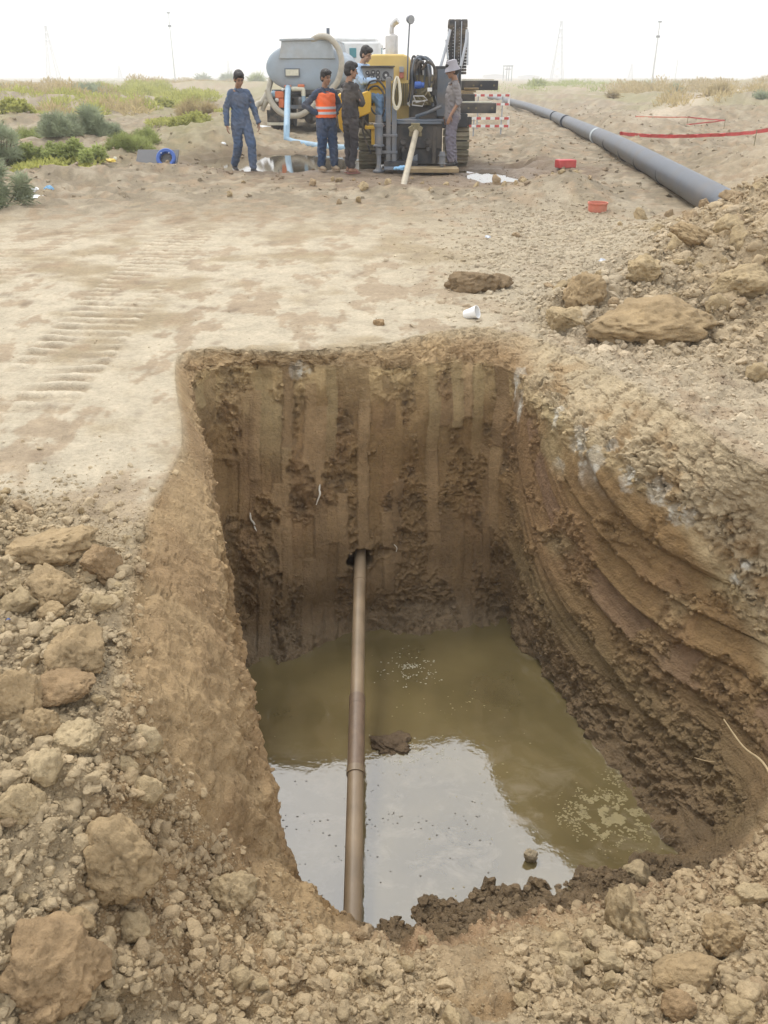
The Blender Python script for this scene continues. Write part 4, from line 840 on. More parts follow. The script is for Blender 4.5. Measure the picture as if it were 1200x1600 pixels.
# 3 the man in black seen from behind, arms crossed
p = foot(549, 272)
root, M, V, fin, secs = person(p, R(128), std(elL=(.25, -.08, 1.14), wrL=(-.03, -.22, 1.17), elR=(-.25, -.08, 1.14), wrR=(.05, -.235, 1.13), hdL=(-1, .15, .1), hdR=(1, .2, .1), hnL=(0, 1, 0), hnR=(0, 1, 0), knL=(.085, -.01, .5), knR=(-.085, -.02, .5), anL=(.08, .0, .1), anR=(-.08, .05, .1)),
       'man in charcoal shirt and black trousers with arms crossed, back turned', dict(top=BLK, bottom=BLT, hem=.03, w=1.05, loose=.95, sole=SOLP), SKIN, htilt=R(6), hyaw=R(-22), scale=1.03, seed=11)
em = MB()
for a_ in range(9): t_ = a_/9*4.6; em.box((.07+.028*cos(t_), .135, 1.335+.032*sin(t_)), (.014, .008, .016), Matrix.Rotation(-t_, 3, 'Y'))
em.box((.07, .137, 1.335), (.02, .006, .03)).box((.10, .135, 1.30), (.035, .006, .008)); em.xf(M); fin(em.build('emblem', mat('grey_print', (.32, .31, .29), .9), None), 'emblem')
# 4 the operator sitting at the console (seat height set by the machine)
SEAT = at(566, 158, 17.75)
p = Vector((SEAT.x, 17.75, SEAT.z-.50))
person(p, R(62), std(pelvis=(0, .05, .60), chest=(0, .0, .95), neck=(0, -.03, 1.13), shL=(.17, -.01, 1.07), shR=(-.17, -.01, 1.07), elL=(.21, -.13, .85), elR=(-.21, -.12, .84), wrL=(.15, -.36, .83), wrR=(-.15, -.36, .85), hdL=(0, -1, -.1), hdR=(0, -1, -.1), hnL=(0, 0, -1), hnR=(0, 0, -1),
       hipL=(.09, 0, .57), hipR=(-.09, 0, .57), knL=(.13, -.42, .56), knR=(-.13, -.42, .56), anL=(.13, -.44, .15), anR=(-.13, -.44, .15)),
       'operator in pale blue shirt and jeans seated at the rig console', dict(top=LBL, bottom=JEA, w=1.05, shoe=SHB, sole=SHB), SKIN2, htilt=R(20), scale=1.0, seed=15)
# 5 the man with the hat standing on the plate
p = at(704, 268, 16.85); p.z = .10; 
root, M, V, fin, secs = person(p, R(-78), std(elL=(.23, .05, 1.13), wrL=(.22, -.10, .90), elR=(-.24, .04, 1.13), wrR=(-.24, -.04, .88), hdL=(0, -.35, -1), hdR=(0, -.2, -1), knL=(.10, -.06, .5), anL=(.10, -.03, .1), knR=(-.10, .02, .5), anR=(-.10, .08, .1)),
       'man in grey work clothes and grey bucket hat watching the rods', dict(top=GRS, bottom=GRT, hem=.12, w=1.10, loose=1.15, sleeve=.12, shoe=SHB, sole=SHB), SKIN, htilt=R(12), scale=.985, seed=19)
nk = V['neck']; hc = nk+Vector((0, -.02, .155)); Hm = Matrix.Translation(nk+Vector((0, 0, .04))) @ Matrix.Rotation(R(12), 4, 'X') @ Matrix.Scale(1.07, 4) @ Matrix.Translation(-nk-Vector((0, 0, .04)))
hm = MB().lathe(hc+Vector((0, .01, .035)), [(.100, .02), (.136, -.038), (.138, -.033), (.103, .035), (.096, .09), (.088, .118), (.05, .128), (.001, .130)], n=28); hm.xf(Hm).xf(M); fin(hm.build('hat', HATM, None), 'hat')
# ------------------------------------------------------------------ drilling rig
rig = empty('drilling_rig', (.9, 18, 0), 'yellow and black tracked directional drilling rig seen from its drilling end', 'drilling rig')
def B(name, m, boxes, bevel=.008, parent=rig):
    b = MB()
    for bb in boxes: bxp(b, *bb)
    return b.build(name, MT[m], parent, bevel)
# black front plate with its sloped tray, lugs and gussets
fp = B('front_plate', 'black', [(620,192,690,232,17.0,17.12), (628,232,684,256,17.05,17.2), (618,196,623,256,16.96,17.3), (676,196,681,256,16.98,17.3), (600,252,652,261,16.75,17.1)])
fr = B('front_rail', 'steel', [(612,187,694,190,16.95,17.3), (620,190.3,690,194,16.93,16.99)])
b = MB()
for px in (630, 669): a = at(px, 222, 16.9); b.cyl(a, a+Vector((0, .14, 0)), .05); a2 = at(px, 233, 16.9); b.cyl(a2, a2+Vector((0, .14, 0)), .038)
b.build('lug', MT['black'], rig, .004)
b = MB(); p0 = at(610, 258, 17.1); p1 = at(628, 232, 17.1)
b.prism([(at(601,261,17).x, .04), (at(652,261,17).x, .04), (at(652,240,17).x, at(652,240,17).z), (at(634,240,17).x, at(634,252,17).z)], 16.9, 16.95); b.build('gusset', MT['steel'], rig, .004)
# frame posts left of the plate
for x0, x1, y0 in ((603, 610.5, 120), (612, 619.5, 165)):
    B('post', 'steel', [(x0, y0, x1, 262, 16.8, 16.92)], .012)
B('post_brace', 'steel', [(597,210,621,214,16.78,16.9), (597,236,621,240,16.78,16.9)], .006)
# anchor stakes with their drives
def stake(px, ytop, Yd, k=1.0):
    c = at(px, 262, Yd); zt = at(px, ytop, Yd).z; H_ = zt; r = .075*k; x_, y_ = c.x, Yd
    b = MB(); b.lathe((x_, y_, .03), [(r*1.5, 0), (r*1.5, .03), (r*.9, .045), (r*.55, .10), (r*.55, H_*.30), (r*.8, H_*.31), (r*.8, H_*.42), (r*.55, H_*.44)], n=20); st = b.build('anchor_stake', MT['steel'], rig)
    b = MB(); b.lathe((x_, y_, 0), [(r*.9, H_*.47), (r*1.35, H_*.475), (r*1.35, H_*.50), (r*1.0, H_*.51), (r*1.0, H_*.80), (r*1.2, H_*.81), (r*1.2, H_*.86), (r*.9, H_*.87), (r*.8, H_), (r*.2, H_*1.0)], n=20); b.build('stake_drive', MT['steel'], st)
stake(592, 180, 16.7); stake(690.5, 237, 16.55, .8)
# wrench jaws where the rod leaves the machine
b = MB(); c = at(649, 204, 16.85); b.lathe(c-Vector((0, .10, 0)), [(.07, 0), (.115, .02), (.115, .06), (.09, .08), (.09, .18)], (0, 1, 0), 16)
for sx in (-1, 1): b.box(c+Vector((sx*.075, -.05, .03)), (.09, .14, .10), Matrix.Rotation(sx*.5, 3, 'Y')); b.box(c+Vector((sx*.085, -.05, -.06)), (.06, .12, .07))
b.box(c+Vector((0, -.03, .10)), (.16, .14, .05)); b.build('rod_clamp', MT['brass'], rig, .01)
# chassis and engine bay
B('chassis', 'black', [(596,196,690,246,17.6,21.4), (641,140,682,192,17.5,20.8)], .02)
B('column', 'black', [(681,103,718,186,17.7,18.3), (690,186,716,200,17.5,19)], .012)
b = MB(); bxp(b, 684,108,714,182,17.66,17.69); b.build('column_panel', MT['steel'], rig, .004)
# yellow engine hood with its rounded shoulder
pl = [at(*q, 18.3) for q in [(566,192), (566,96), (572,88), (584,84.5), (630,84.5), (639,88), (645,100), (643,150), (640,190)]]
hd_ = MB().prism([(q.x, q.z) for q in pl], 18.3, 21.4).build('engine_hood', MT['cream'], rig, .03)
b = MB(); bxp(b, 624,108,631,122,18.24,18.29); b.build('hood_latch', MT['pink'], hd_, .004)
b = MB(); bxp(b, 624,104,631,113,18.22,18.28); b.build('hood_latch', MT['grey'], hd_, .004)
b = MB()
for k in range(9): bxp(b, 612+k*2.9, 130, 613.4+k*2.9, 165, 18.25, 18.30)
b.build('hood_grille', MT['brass'], hd_)
# exhaust silencer
c = at(612, 83, 19.2); zt = at(612, 53, 19.2).z; s_ = MB().lathe((c.x, 19.2, c.z-.1), [(.10, 0), (.125, .03), (.128, .06), (.128, zt-c.z+.04), (.12, zt-c.z+.07), (.05, zt-c.z+.10)], n=28).build('silencer', MT['chrome'], rig)
q = at(612, 53, 19.2); MB().tube([(q.x, 19.2, q.z-.05), (q.x, 19.2, q.z+.09), (q.x+.03, 19.2, q.z+.17), (q.x+.12, 19.16, q.z+.235)], [.045, .045, .055, .062], 16, smooth=6).build('exhaust_outlet', MT['chrome'], s_)
# work lamp on its mast
lm = MB().tube([at(636.5,125,18.2), at(637.5,80,18.2), at(640,37,18.2)], .014, 8).build('lamp_mast', MT['steel'], rig)
c = at(641, 31.5, 18.15); MB().lathe(c+Vector((-.03, .07, .02)), [(.02, -.02), (.055, 0), (.07, .05), (.075, .10), (.068, .11)], Vector((.5, -1, -.15)), 18).build('work_lamp', MT['steel'], lm)
MB().lathe(c+Vector((-.03, .07, .02)), [(.066, .111), (.001, .117)], Vector((.5, -1, -.15)), 18).build('lamp_glass', MT['grey'], lm)
# console with gauges
cp = B('console', 'grey', [(566,105,615,126,17.55,17.75)], .01)
B('console_hood', 'black', [(564,102.6,617,104.8,17.45,17.8)], .004, cp)
for gx, gy, gr in [(579,120,3), (583,113,2.6), (590.5,113.5,2.6), (582,120,2.4), (590.5,120.5,2.6), (603,117.5,4.2), (574,114,2.4), (610,121,1.6)]:
    c = at(gx, gy, 17.53); r = gr*.0125; MB().lathe(c, [(r*1.25, .02), (r*1.25, -.01), (r*.95, -.012), (r*.9, -.004)], (0, 1, 0), 18).build('gauge', MT['gauge'], cp)
    MB().lathe(c, [(r*.45, -.008), (r*.40, -.014), (.001, -.014)], (0, 1, 0), 14).build('gauge_pin', MT['chrome'], cp)
for lx in (568, 572, 596, 609): MB().cyl(at(lx, 127, 17.5), at(lx-.3, 122, 17.42), .008).build('lever', MT['black'], cp)
B('side_panel', 'yellow', [(575,127,605,139,17.6,17.95), (578,139,603,166,17.65,17.95)], .015)
B('cable_box', 'black', [(614,127,620,137,17.5,17.6)], .004)
# operator station: platform, seat and boxes in yellow
def poly(name, m, pts, Y0, Y1, bev=.012, par=rig):
    return MB().prism([(at(*q, Y0).x, at(*q, Y0).z) for q in pts], Y0, Y1).build(name, MT[m], par, bev)
poly('operator_box', 'yellow', [(552,150), (576,141), (580,146), (580,176), (561,184), (553,180)], 17.25, 17.5, .02)
poly('operator_box', 'yellow', [(524,152), (530,146), (545,148), (549,206), (537,208), (530,200)], 17.5, 18.2, .02)
B('step', 'yellow', [(570,197,588,202,17.1,17.7), (580,202,587,226,17.15,17.3)], .008)
st_ = B('seat', 'rubber', [(553,158,583,166,17.55,18.05)], .03)
B('seat_back', 'rubber', [(552,132,557.5,160,17.6,18.0)], .02, st_); B('seat_post', 'black', [(560,166,576,200,17.65,17.95)], .01, st_)
b = MB()
for pts in [[(572,140),(578,128),(592,127),(602,140),(604,158)], [(573,150),(578,138),(590,135),(600,148),(601,168)], [(576,160),(584,176),(596,182),(601,170)], [(560,185),(572,205),(590,228),(596,236)], [(563,180),(580,205),(586,230),(594,250)], [(572,176),(566,195),(570,215),(580,240)]]:
    b.tube([at(a_, c_, 17.3-.05*i) for i, (a_, c_) in enumerate(pts)], .017, 8, smooth=6)
b.build('control_hoses', MT['rubber'], rig)
# tracks
def track(cx, wid, Y0, Y1, hgt):
    yc = (Y0+Y1)/2; r = hgt/2; hl = (Y1-Y0)/2-r; root = MB(); per = 2*pi*r+4*hl; n = 46
    def loc(s):
        s %= per
        if s < 2*hl: return (yc-hl+s, hgt, 0)
        s -= 2*hl
        if s < pi*r: a = s/r; return (yc+hl+r*sin(a), r+r*cos(a), -a)
        s -= pi*r
        if s < 2*hl: return (yc+hl-s, 0, pi)
        s -= 2*hl; a = s/r; return (yc-hl-r*sin(a), r-r*cos(a), pi-a)
    for k in range(n):
        y_, z_, a_ = loc(per*k/n); rt = Matrix.Rotation(a_, 3, 'X'); root.box((cx, y_, z_+.03), (wid, per/n*.86, .035), rt); nrm = rt @ Vector((0, 0, 1)); root.box(Vector((cx, y_, z_+.03))+nrm*.03, (wid, .025, .04), rt)
    t = root.build('track', MT['track'], rig)
    f = MB().box((cx, yc, r), (wid*.5, 2*hl+.1, hgt*.45)); f.build('track_frame', MT['black'], t, .01)
    for s_ in (-1, 1): MB().lathe((cx-wid*.42, yc+s_*hl, r+.03), [(r*.3, -.01), (r*.82, 0), (r*.85, .02), (r*.85, wid*.8), (r*.82, wid*.84), (r*.3, wid*.86)], (1, 0, 0), 28).build('track_wheel', MT['black'], t)
a_, b_ = at(709, 200, 18.0), at(733, 200, 18.0); track((a_.x+b_.x)/2, b_.x-a_.x, 17.9, 21.2, .80)
a_, b_ = at(560, 200, 18.0), at(591, 200, 18.0); track((a_.x+b_.x)/2, b_.x-a_.x, 17.9, 21.2, .52)
# hydraulic hoses, valves and pump in the middle
rg3 = random.Random(4); b = MB(); b2 = MB()
for k in range(15):
    x0 = 645+rg3.random()*24; x1 = 640+rg3.random()*38; yt = 88+rg3.random()*18; Yd = 17.1+rg3.random()*.5; ym = 140+rg3.random()*28
    (b if k % 2 else b2).tube([at(x0+4, yt+32, Yd+.3), at(x0+2, yt+8, Yd+.1), at((x0+x1)/2, yt-1, Yd), at(x1, yt+14, Yd-.05), at(x1+rg3.uniform(-3, 3), ym-20, Yd), at(x1+rg3.uniform(-5, 5), ym, Yd+.1)], .017+.006*rg3.random(), 8, smooth=7)
b.tube([at(660,108,17.2), at(668,97,17.1), at(678,104,17.05), at(680,122,17.1), at(673,145,17.2), at(676,160,17.3)], .026, 8, smooth=8)
b.build('hydraulic_hoses', MT['rubber'], rig); b2.build('hydraulic_hoses', MT['steel'], rig)
b = MB(); b3 = MB(); b.box(at(657,141,17.45), (.40, .2, .50)); b3.box(at(662,118,17.5), (.26, .2, .2))
for k in range(34):
    px, py = 640+rg3.random()*36, 118+rg3.random()*46; s_ = .03+.06*rg3.random(); (b if k % 3 else b3).box(at(px, py, 17.25+rg3.random()*.4), (s_*1.2, s_, s_), Matrix.Rotation(rg3.random()*3, 3, 'Y'))
for k in range(10):
    c = at(642+rg3.random()*34, 120+rg3.random()*44, 17.15); b.cyl(c, c+Vector((.12*rg3.uniform(-1, 1), 0, .08)), .02)
b.build('valve_block', MT['brass'], rig, .004); b3.build('valve_block', MT['chrome'], rig, .004)
c = at(655, 133, 17.1); MB().lathe(c-Vector((.09, 0, 0)), [(.035, 0), (.06, .01), (.06, .12), (.045, .13), (.045, .18)], (1, 0, 0), 16).build('motor', MT['blue'], rig)
B('sign_plate', 'white', [(668,137,675,143,17.0,17.02)], .002)
B('box_cover', 'black', [(670,118,681,150,17.2,17.5), (648,90,664,94,17.4,17.8), (650,95,663,98,17.4,17.8)], .01)
b = MB(); b.tube([at(650,182,17.2), at(668,176,17.1), at(690,166,17.0)], .03, 10); b.tube([at(622,188,17.2), at(655,184,17.2)], .02, 8); b.build('drill_string_guide', MT['steel'], rig)
b = MB()
for k, pts in enumerate([[(646,150),(662,150),(668,156),(650,160)], [(645,158),(664,158),(660,166),(644,164)]]): b.tube([at(*q, 17.05) for q in pts+[pts[0]]], .011, 6)
b.build('guard_rail', MT['chrome'], rig)
# cable carrier, upright and folded over
cc = MB(); x0, x1 = at(701, 60, 18.6).x, at(730.5, 60, 18.6).x; w3 = (x1-x0)/3
ztop, zb = at(715, 38, 18.6).z, at(715, 103, 18.6).z-.15
for k in range(3):
    xa = x0+k*w3+.006; n = 16
    for i in range(n):
        zc_a = zb+(ztop-zb)*(i+.5)/n; cc.box((xa+w3/2, 18.6+.10*(i/n), zc_a), (w3-.016, .09, (ztop-zb)/n*.84))
        cc.box((xa+w3/2, 19.15-.10*(i/n)*.3, zc_a), (w3-.016, .09, (ztop-zb)/n*.84))
    for i in range(7): a_ = pi*(i+.5)/7; cc.box((xa+w3/2, 18.92-.22*cos(a_), ztop+.05*sin(a_)), (w3-.016, .10, .075), Matrix.Rotation(-a_+pi/2, 3, 'X'))
co = cc.build('cable_carrier', MT['rubber'], rig, .004)
b = MB()
for k in range(1, 3): b.tube([(x0+k*w3, 18.55, zb), (x0+k*w3, 18.62, ztop+.05)], .008, 6)
b.build('carrier_divider', MT['silver'], co)
for pts in ([(703.5,46),(699,66),(688.5,104)], [(730,46),(728.5,66),(718,112),(713,150),(708,172)], [(731.5,50),(730.5,102)], [(697,62),(700,92)]):
    MB().tube([at(*q, 18.3) for q in pts], .028 if len(pts) > 2 else .018, 6).build('strut', MT['silver'], rig)
# rod box arms on the right
for x0_, y0_, x1_, y1_, Y0_, Y1_ in ((722,126,778,141,19.4,19.75), (714,161,775,177,17.9,18.2)):
    ar = B('rod_arm', 'black', [(x0_, y0_, x1_, y1_, Y0_, Y1_)], .008)
    b = MB(); bxp(b, x0_+1, y0_-2.2, x1_-6, y0_-.3, Y0_+.02, Y1_-.02); b.build('arm_top_strip', MT['plate'], ar)  # pale strip along the top edge of the arm
    b = MB()
    for bx_ in (x0_+18, x0_+30, x1_-6): c = at(bx_, (y0_+y1_)/2, Y0_); b.cyl(c+Vector((0, -.015, 0)), c+Vector((0, .01, 0)), .02, n=8)
    b.build('bolt', MT['brass'], ar)
B('rod_cradle', 'black', [(722,147,742,159,18.9,19.4)], .01); B('rod_stop', 'black', [(714,178,730,199,17.9,18.6), (729.5,183,737,195,17.95,18.1)], .01)
B('timber_packing', 'wood', [(723,141.5,744,144.5,19.2,19.7), (720,144.8,740,147,19.1,19.6), (726,137,748,140,19.2,19.35)], .004)
B('ground_plate', 'steel', [(600,262.5,668,266,16.45,16.9)], .006)

# things on or next to the rig
o = MB(); bxp(o, 640,263.6,717,270,16.25,16.75); o = o.build('timber_board', MT['wood'], None, .006); top(o, (1.2, 16.5, .05)); tag(o, 'muddy timber board lying at the foot of the rig under the hat man', 'board')
rd0 = at(650, 207, 16.75); rd1 = on_z(628, 300, -.03)
o = MB().tube([rd0+(rd0-rd1).normalized()*.1, rd1+(rd1-rd0).normalized()*.35], .052, 16).build('drill_rod', MT['rodl'], None); top(o, rd1); tag(o, 'pale drill rod slanting from the rig clamp into the ground', 'drill rod')
b = MB(); ro = random.Random(3)
for k in range(6):
    dx = ro.uniform(-1.5, 1.5); b.tube([at(620,119,16.72+.02*k), at(616+k*.5,130,16.7+.02*k), at(614.5+dx*.4,152,16.68), at(617+dx,168-k*.6,16.68), at(622+dx*.5,170-k*.7,16.68), at(626.5-k*.4,155,16.68), at(624.5-k*.3,130,16.7), at(621,119.5,16.72)], .016, 8, smooth=8)
o = b.build('hose_coil', MT['rope'], None); top(o, at(620,119,16.7)); tag(o, 'cream coloured hose coil hanging on the rig frame beside the console', 'hose coil')
o = MB().box(at(627,263,16.2)+Vector((0, 0, .0)), (.26, .12, .04), Matrix.Rotation(.2, 3, 'Z')).ball(at(630,261.5,16.2), (.10, .06, .03), 12); o = remesh(o, 'rag', MT['ltblue'], .008, 4, .02, 14, 3); tag(o, 'light blue rag lying at the left end of the timber board', 'rag')

# ------------------------------------------------------------------ tanker truck
TY = 28.2; tc_ = at(478, 100, TY); TR = empty('tanker_truck', (tc_.x, TY, 0), 'grey oval tanker truck parked behind the men, rear end facing the pit', 'truck')
k = at(479, 100, TY).x-at(478, 100, TY).x; zc0 = at(478, 106, TY).z; RX, RZ = 62*k, 33*k
YAW = Matrix.Translation((tc_.x, TY, 0)) @ Matrix.Rotation(R(-3), 4, 'Z') @ Matrix.Translation((-tc_.x, -TY, 0))
def TB(mb, name, m, par=None, bev=0): return mb.build(name, MT[m], par or TR, bev, YAW)
secs = []; n = 48; vs = []; ys = [(-.14, .35), (-.12, .6), (-.08, .84), (-.03, .96), (.02, 1.0), (4.4, 1.0), (4.5, .9), (4.55, .4)]
for dy, s_ in ys:
    for i in range(n):
        t_ = 2*pi*i/n; ex = .86; cx_ = abs(cos(t_))**ex*(1 if cos(t_) >= 0 else -1); sz_ = abs(sin(t_))**ex*(1 if sin(t_) >= 0 else -1); vs.append((tc_.x+RX*cx_*s_, TY+dy, zc0+RZ*sz_*s_))
m_ = len(ys); tank = TB(MB().add(vs, [(i*n+j, i*n+(j+1) % n, (i+1)*n+(j+1) % n, (i+1)*n+j) for i in range(m_-1) for j in range(n)]+[tuple(range(n-1, -1, -1)), tuple((m_-1)*n+j for j in range(n))]), 'tank', 'tank')
b = MB()
for dy in (0.06, 1.5, 3.0, 4.3):
    rr_ = [Vector((tc_.x+(RX+.012)*cos(2*pi*i/40), TY+dy, zc0+(RZ+.012)*sin(2*pi*i/40))) for i in range(41)]; b.tube(rr_, .02, 6, caps=False)
TB(b, 'tank_hoop', 'tank', tank)
q = lambda px, py: (at(px, py, TY).x, at(px, py, TY).z)
TB(MB().prism([q(437,92), q(441,63), q(514,61.5), q(518,63), q(524,92)], TY-.17, TY+4.2), 'tank_saddle', 'tanktop', tank, .02)
TB(MB().prism([q(438,64.5), q(438,61), q(517,59), q(517,62.5)], TY-.22, TY+4.25), 'walkway', 'tanktop', tank, .01)
c = at(481, 60, TY); TB(MB().lathe((c.x, TY+.9, c.z-.02), [(.40, 0), (.40, .05), (.33, .10), (.20, .17), (.02, .19)], n=24), 'hatch', 'sheet', tank)
c = at(510, 58, TY); TB(MB().cyl((c.x, TY+.5, c.z-.1), (c.x, TY+.5, c.z+.25), .05), 'vent_pipe', 'steel', tank)
b = MB(); bxp(b, 444.5,106.5,469,120,TY-.20,TY-.15); pf = TB(b, 'plate_frame', 'steel', tank, .004); b = MB(); bxp(b, 446.5,108.5,467,118,TY-.215,TY-.202); TB(b, 'number_plate', 'plate', pf)
b = MB(); bxp(b, 420,182-34,541,152,TY+.1,TY+4.4); bxp(b, 428,152,438,176,TY+.3,TY+4.2); bxp(b, 505,152,516,176,TY+.3,TY+6); bxp(b, 424,140,535,147,TY-.05,TY+.15); TB(b, 'chassis', 'black', None, .01)
b = MB(); bxp(b, 416,172,449,191,TY+.05,TY+.12); TB(b, 'mudguard', 'rubber', None, .01); b = MB(); bxp(b, 488,172,536,190,TY+.05,TY+.12); TB(b, 'mudguard', 'rubber', None, .01)
b = MB(); bxp(b, 417,191.5,448,196,TY+.02,TY+.10); TB(b, 'rear_bumper', 'plate', None, .006); b = MB(); bxp(b, 449,164,500,170,TY+.05,TY+.15); TB(b, 'cross_bar', 'steel', None, .006)
b = MB(); bxp(b, 424,144,452,166,TY-.05,TY+.5); TB(b, 'valve_cabinet', 'rubber', None, .01)
wr_ = at(430, 207, TY).z; 
def wheel(px, Yw, w_):
    cx_ = at(px, 180, TY).x; r = .50; t = TB(MB().lathe((cx_-w_/2, Yw, r), [(r*.62, 0), (r*.93, .01), (r, .05), (r, w_-.05), (r*.93, w_-.01), (r*.62, w_)], (1, 0, 0), 30), 'wheel', 'rubber'); TB(MB().lathe((cx_-w_*.42, Yw, r), [(.02, .03), (r*.3, .0), (r*.6, .03), (r*.62, w_*.8), (r*.3, w_*.84), (.02, w_*.82)], (1, 0, 0), 24), 'rim', 'grey', t)
for px, Yw, w_ in ((425, TY+.7, .24), (440, TY+.7, .24), (507, TY+.7, .24), (523, TY+.7, .24), (425, TY+2.0, .24), (440, TY+2.0, .24), (507, TY+2.0, .24), (523, TY+2.0, .24), (433, TY+5.6, .28), (519, TY+5.6, .28)): wheel(px, Yw, w_)
b = MB(); b.box((tc_.x, TY+1.35, .5), (1.8, .14, .14)).box((tc_.x, TY+.7, .5), (1.8, .12, .12)).ball((tc_.x, TY+.7, .5), (.22, .26, .22), 14).ball((tc_.x, TY+2.0, .5), (.22, .26, .22), 14); TB(b, 'axle', 'black')
# fittings at the rear
b = MB(); b.ball(at(428,147,TY-.1), .10, 12); TB(b, 'tap', 'bhose')
for c_, d_ in ((at(437,148,TY-.1), (.26, .2, .18)), (at(440,161,TY-.1), (.16, .16, .26)), (at(450,135,TY-.15), (.20, .1, .07)), (at(471,134,TY-.15), (.2, .1, .08))): TB(MB().box(c_, d_), 'valve', 'orange', None, .02)
b = MB(); b.ball(at(433,156,TY-.15), .065, 12).ball(at(442,140,TY-.2), .04, 10); TB(b, 'tap_wheel', 'white')
b = MB(); b.tube([at(456,139,TY-.15), at(472,139,TY-.15), at(474,141,TY-.15), at(474.5,150,TY-.15)], .065, 12, smooth=5); TB(b, 'outlet_pipe', 'plate'); TB(MB().tube([at(474.5,150,TY-.15), at(475.5,168,TY-.15)], .06, 12), 'outlet_sleeve', 'bhose')
# cab ahead of the tank
cb = tc_.x+.75; b = MB().box((cb, TY+6.0, 1.75), (2.4, 1.7, 1.9)).box((cb, TY+6.0, 2.77), (2.1, 1.5, .16)); cab = TB(b, 'cab', 'white', None, .08)
b = MB(); bxp(b, 534, 75, 545, 90, TY+5.12, TY+5.2); TB(b, 'rear_window', 'glass', cab, .01); TB(MB().box((cb+1.21, TY+6.0, 2.2), (.02, 1.0, .6)), 'side_window', 'glass', cab, .005); TB(MB().box((cb-1.21, TY+6.0, 2.2), (.02, 1.0, .6)), 'side_window', 'glass', cab, .005)
b = MB().tube([(cb+1.22, TY+6.5, 2.5), (cb+1.62, TY+6.5, 2.62), (cb+1.62, TY+6.5, 2.3)], .02, 6).box((cb+1.62, TY+6.5, 2.25), (.06, .22, .4)); TB(b, 'mirror', 'black', cab); b = MB().tube([(cb-1.22, TY+6.5, 2.5), (cb-1.55, TY+6.5, 2.6), (cb-1.55, TY+6.5, 2.3)], .02, 6).box((cb-1.55, TY+6.5, 2.25), (.06, .22, .4)); TB(b, 'mirror', 'black', cab)
# suction hose looped over the tank: carried by the truck, a thing of its own
o = MB().tube([at(488,63,TY-.10), at(500,57,TY-.2), at(516,60,TY-.3), at(530,77,TY-.35), at(535,100,TY-.38), at(528,128,TY-.35), at(512,146,TY-.35)], .085, 14, smooth=10); o = o.build('suction_hose', MT['hose'], None, 0, YAW); top(o, at(512,146,TY-.35)); tag(o, 'thick beige hose looping over the right side of the tank', 'hose')
o = MB().tube([at(418,140,TY-.3), at(424,158,TY-.35), at(437,174,TY-.4), at(455,181,TY-.42), at(474,178,TY-.4), at(492,164,TY-.38), at(508,150,TY-.45)], .085, 14, smooth=10); o = o.build('suction_hose', MT['hose'], None, 0, YAW); top(o, at(455,181,TY-.42)); tag(o, 'thick beige hose sagging below the rear of the tank', 'hose')
o = MB().tube([at(423,122,TY+.2), at(417,145,TY+.1), at(408,160,TY), at(402,163,TY-.1), at(398,172,TY-.2)], .085, 14, smooth=8).tube([at(417,157,TY-.05), at(412,166,TY), at(409,173,TY)], .07, 12, smooth=5); o = o.build('suction_hose', MT['hose'], None, 0, YAW); top(o, at(398,172,TY-.2)); tag(o, 'beige hose hanging down at the left side of the tanker', 'hose')
g1 = on_z(448, 222, .05); g2 = on_z(500, 229, .05); g3 = on_z(545, 232, .05)
o = MB().tube([at(450,137,TY-.35), at(449,160,TY-1.3), at(448,200,g1.y+.15), (g1.x, g1.y, .12), (g1.x+.2, g1.y-.1, .05), (g2.x, g2.y, .05), (g3.x, g3.y, .05), (g3.x+.9, g3.y-.3, .05)], .085, 12); b_ = o.build('water_hose', MT['bhose'], None); md = b_.modifiers.new('b', 'BEVEL'); b_.modifiers.remove(md); top(b_, g1); tag(b_, 'light blue hose hanging from the tanker and running along the ground to the rig', 'hose')
# ------------------------------------------------------------------ pipes and small things
# drill string lying across the pit
a_ = HOLE+Vector((0, .20, .028)); z_c = 3.70; yb = -(1440-800)/F*z_c; bt = Vector(((551-600)/F*z_c, z_c*CP+yb*SP, CAMH-z_c*SP+yb*CP)); dv = (bt-a_).normalized(); L_ = (bt-a_).length
pr = empty('drill_pipe', (HOLE+bt)/2, 'long muddy steel pipe crossing the pit from the bored hole to the near bank', 'drill pipe')
def part_t(f0, f1, r, name, m):
    return MB().tube([a_+dv*L_*f0, a_+dv*L_*f1], r, 28).build(name, MT[m], pr)
part_t(0, .52, .040, 'pipe_section', 'rod'); part_t(.52, .545, .046, 'joint_collar', 'rodd'); part_t(.545, .70, .045, 'pipe_section', 'rodd'); part_t(.70, .715, .049, 'joint_collar', 'rod'); part_t(.715, 1.12, .043, 'pipe_section', 'rod')
part_t(.14, .15, .0425, 'joint_collar', 'rod')
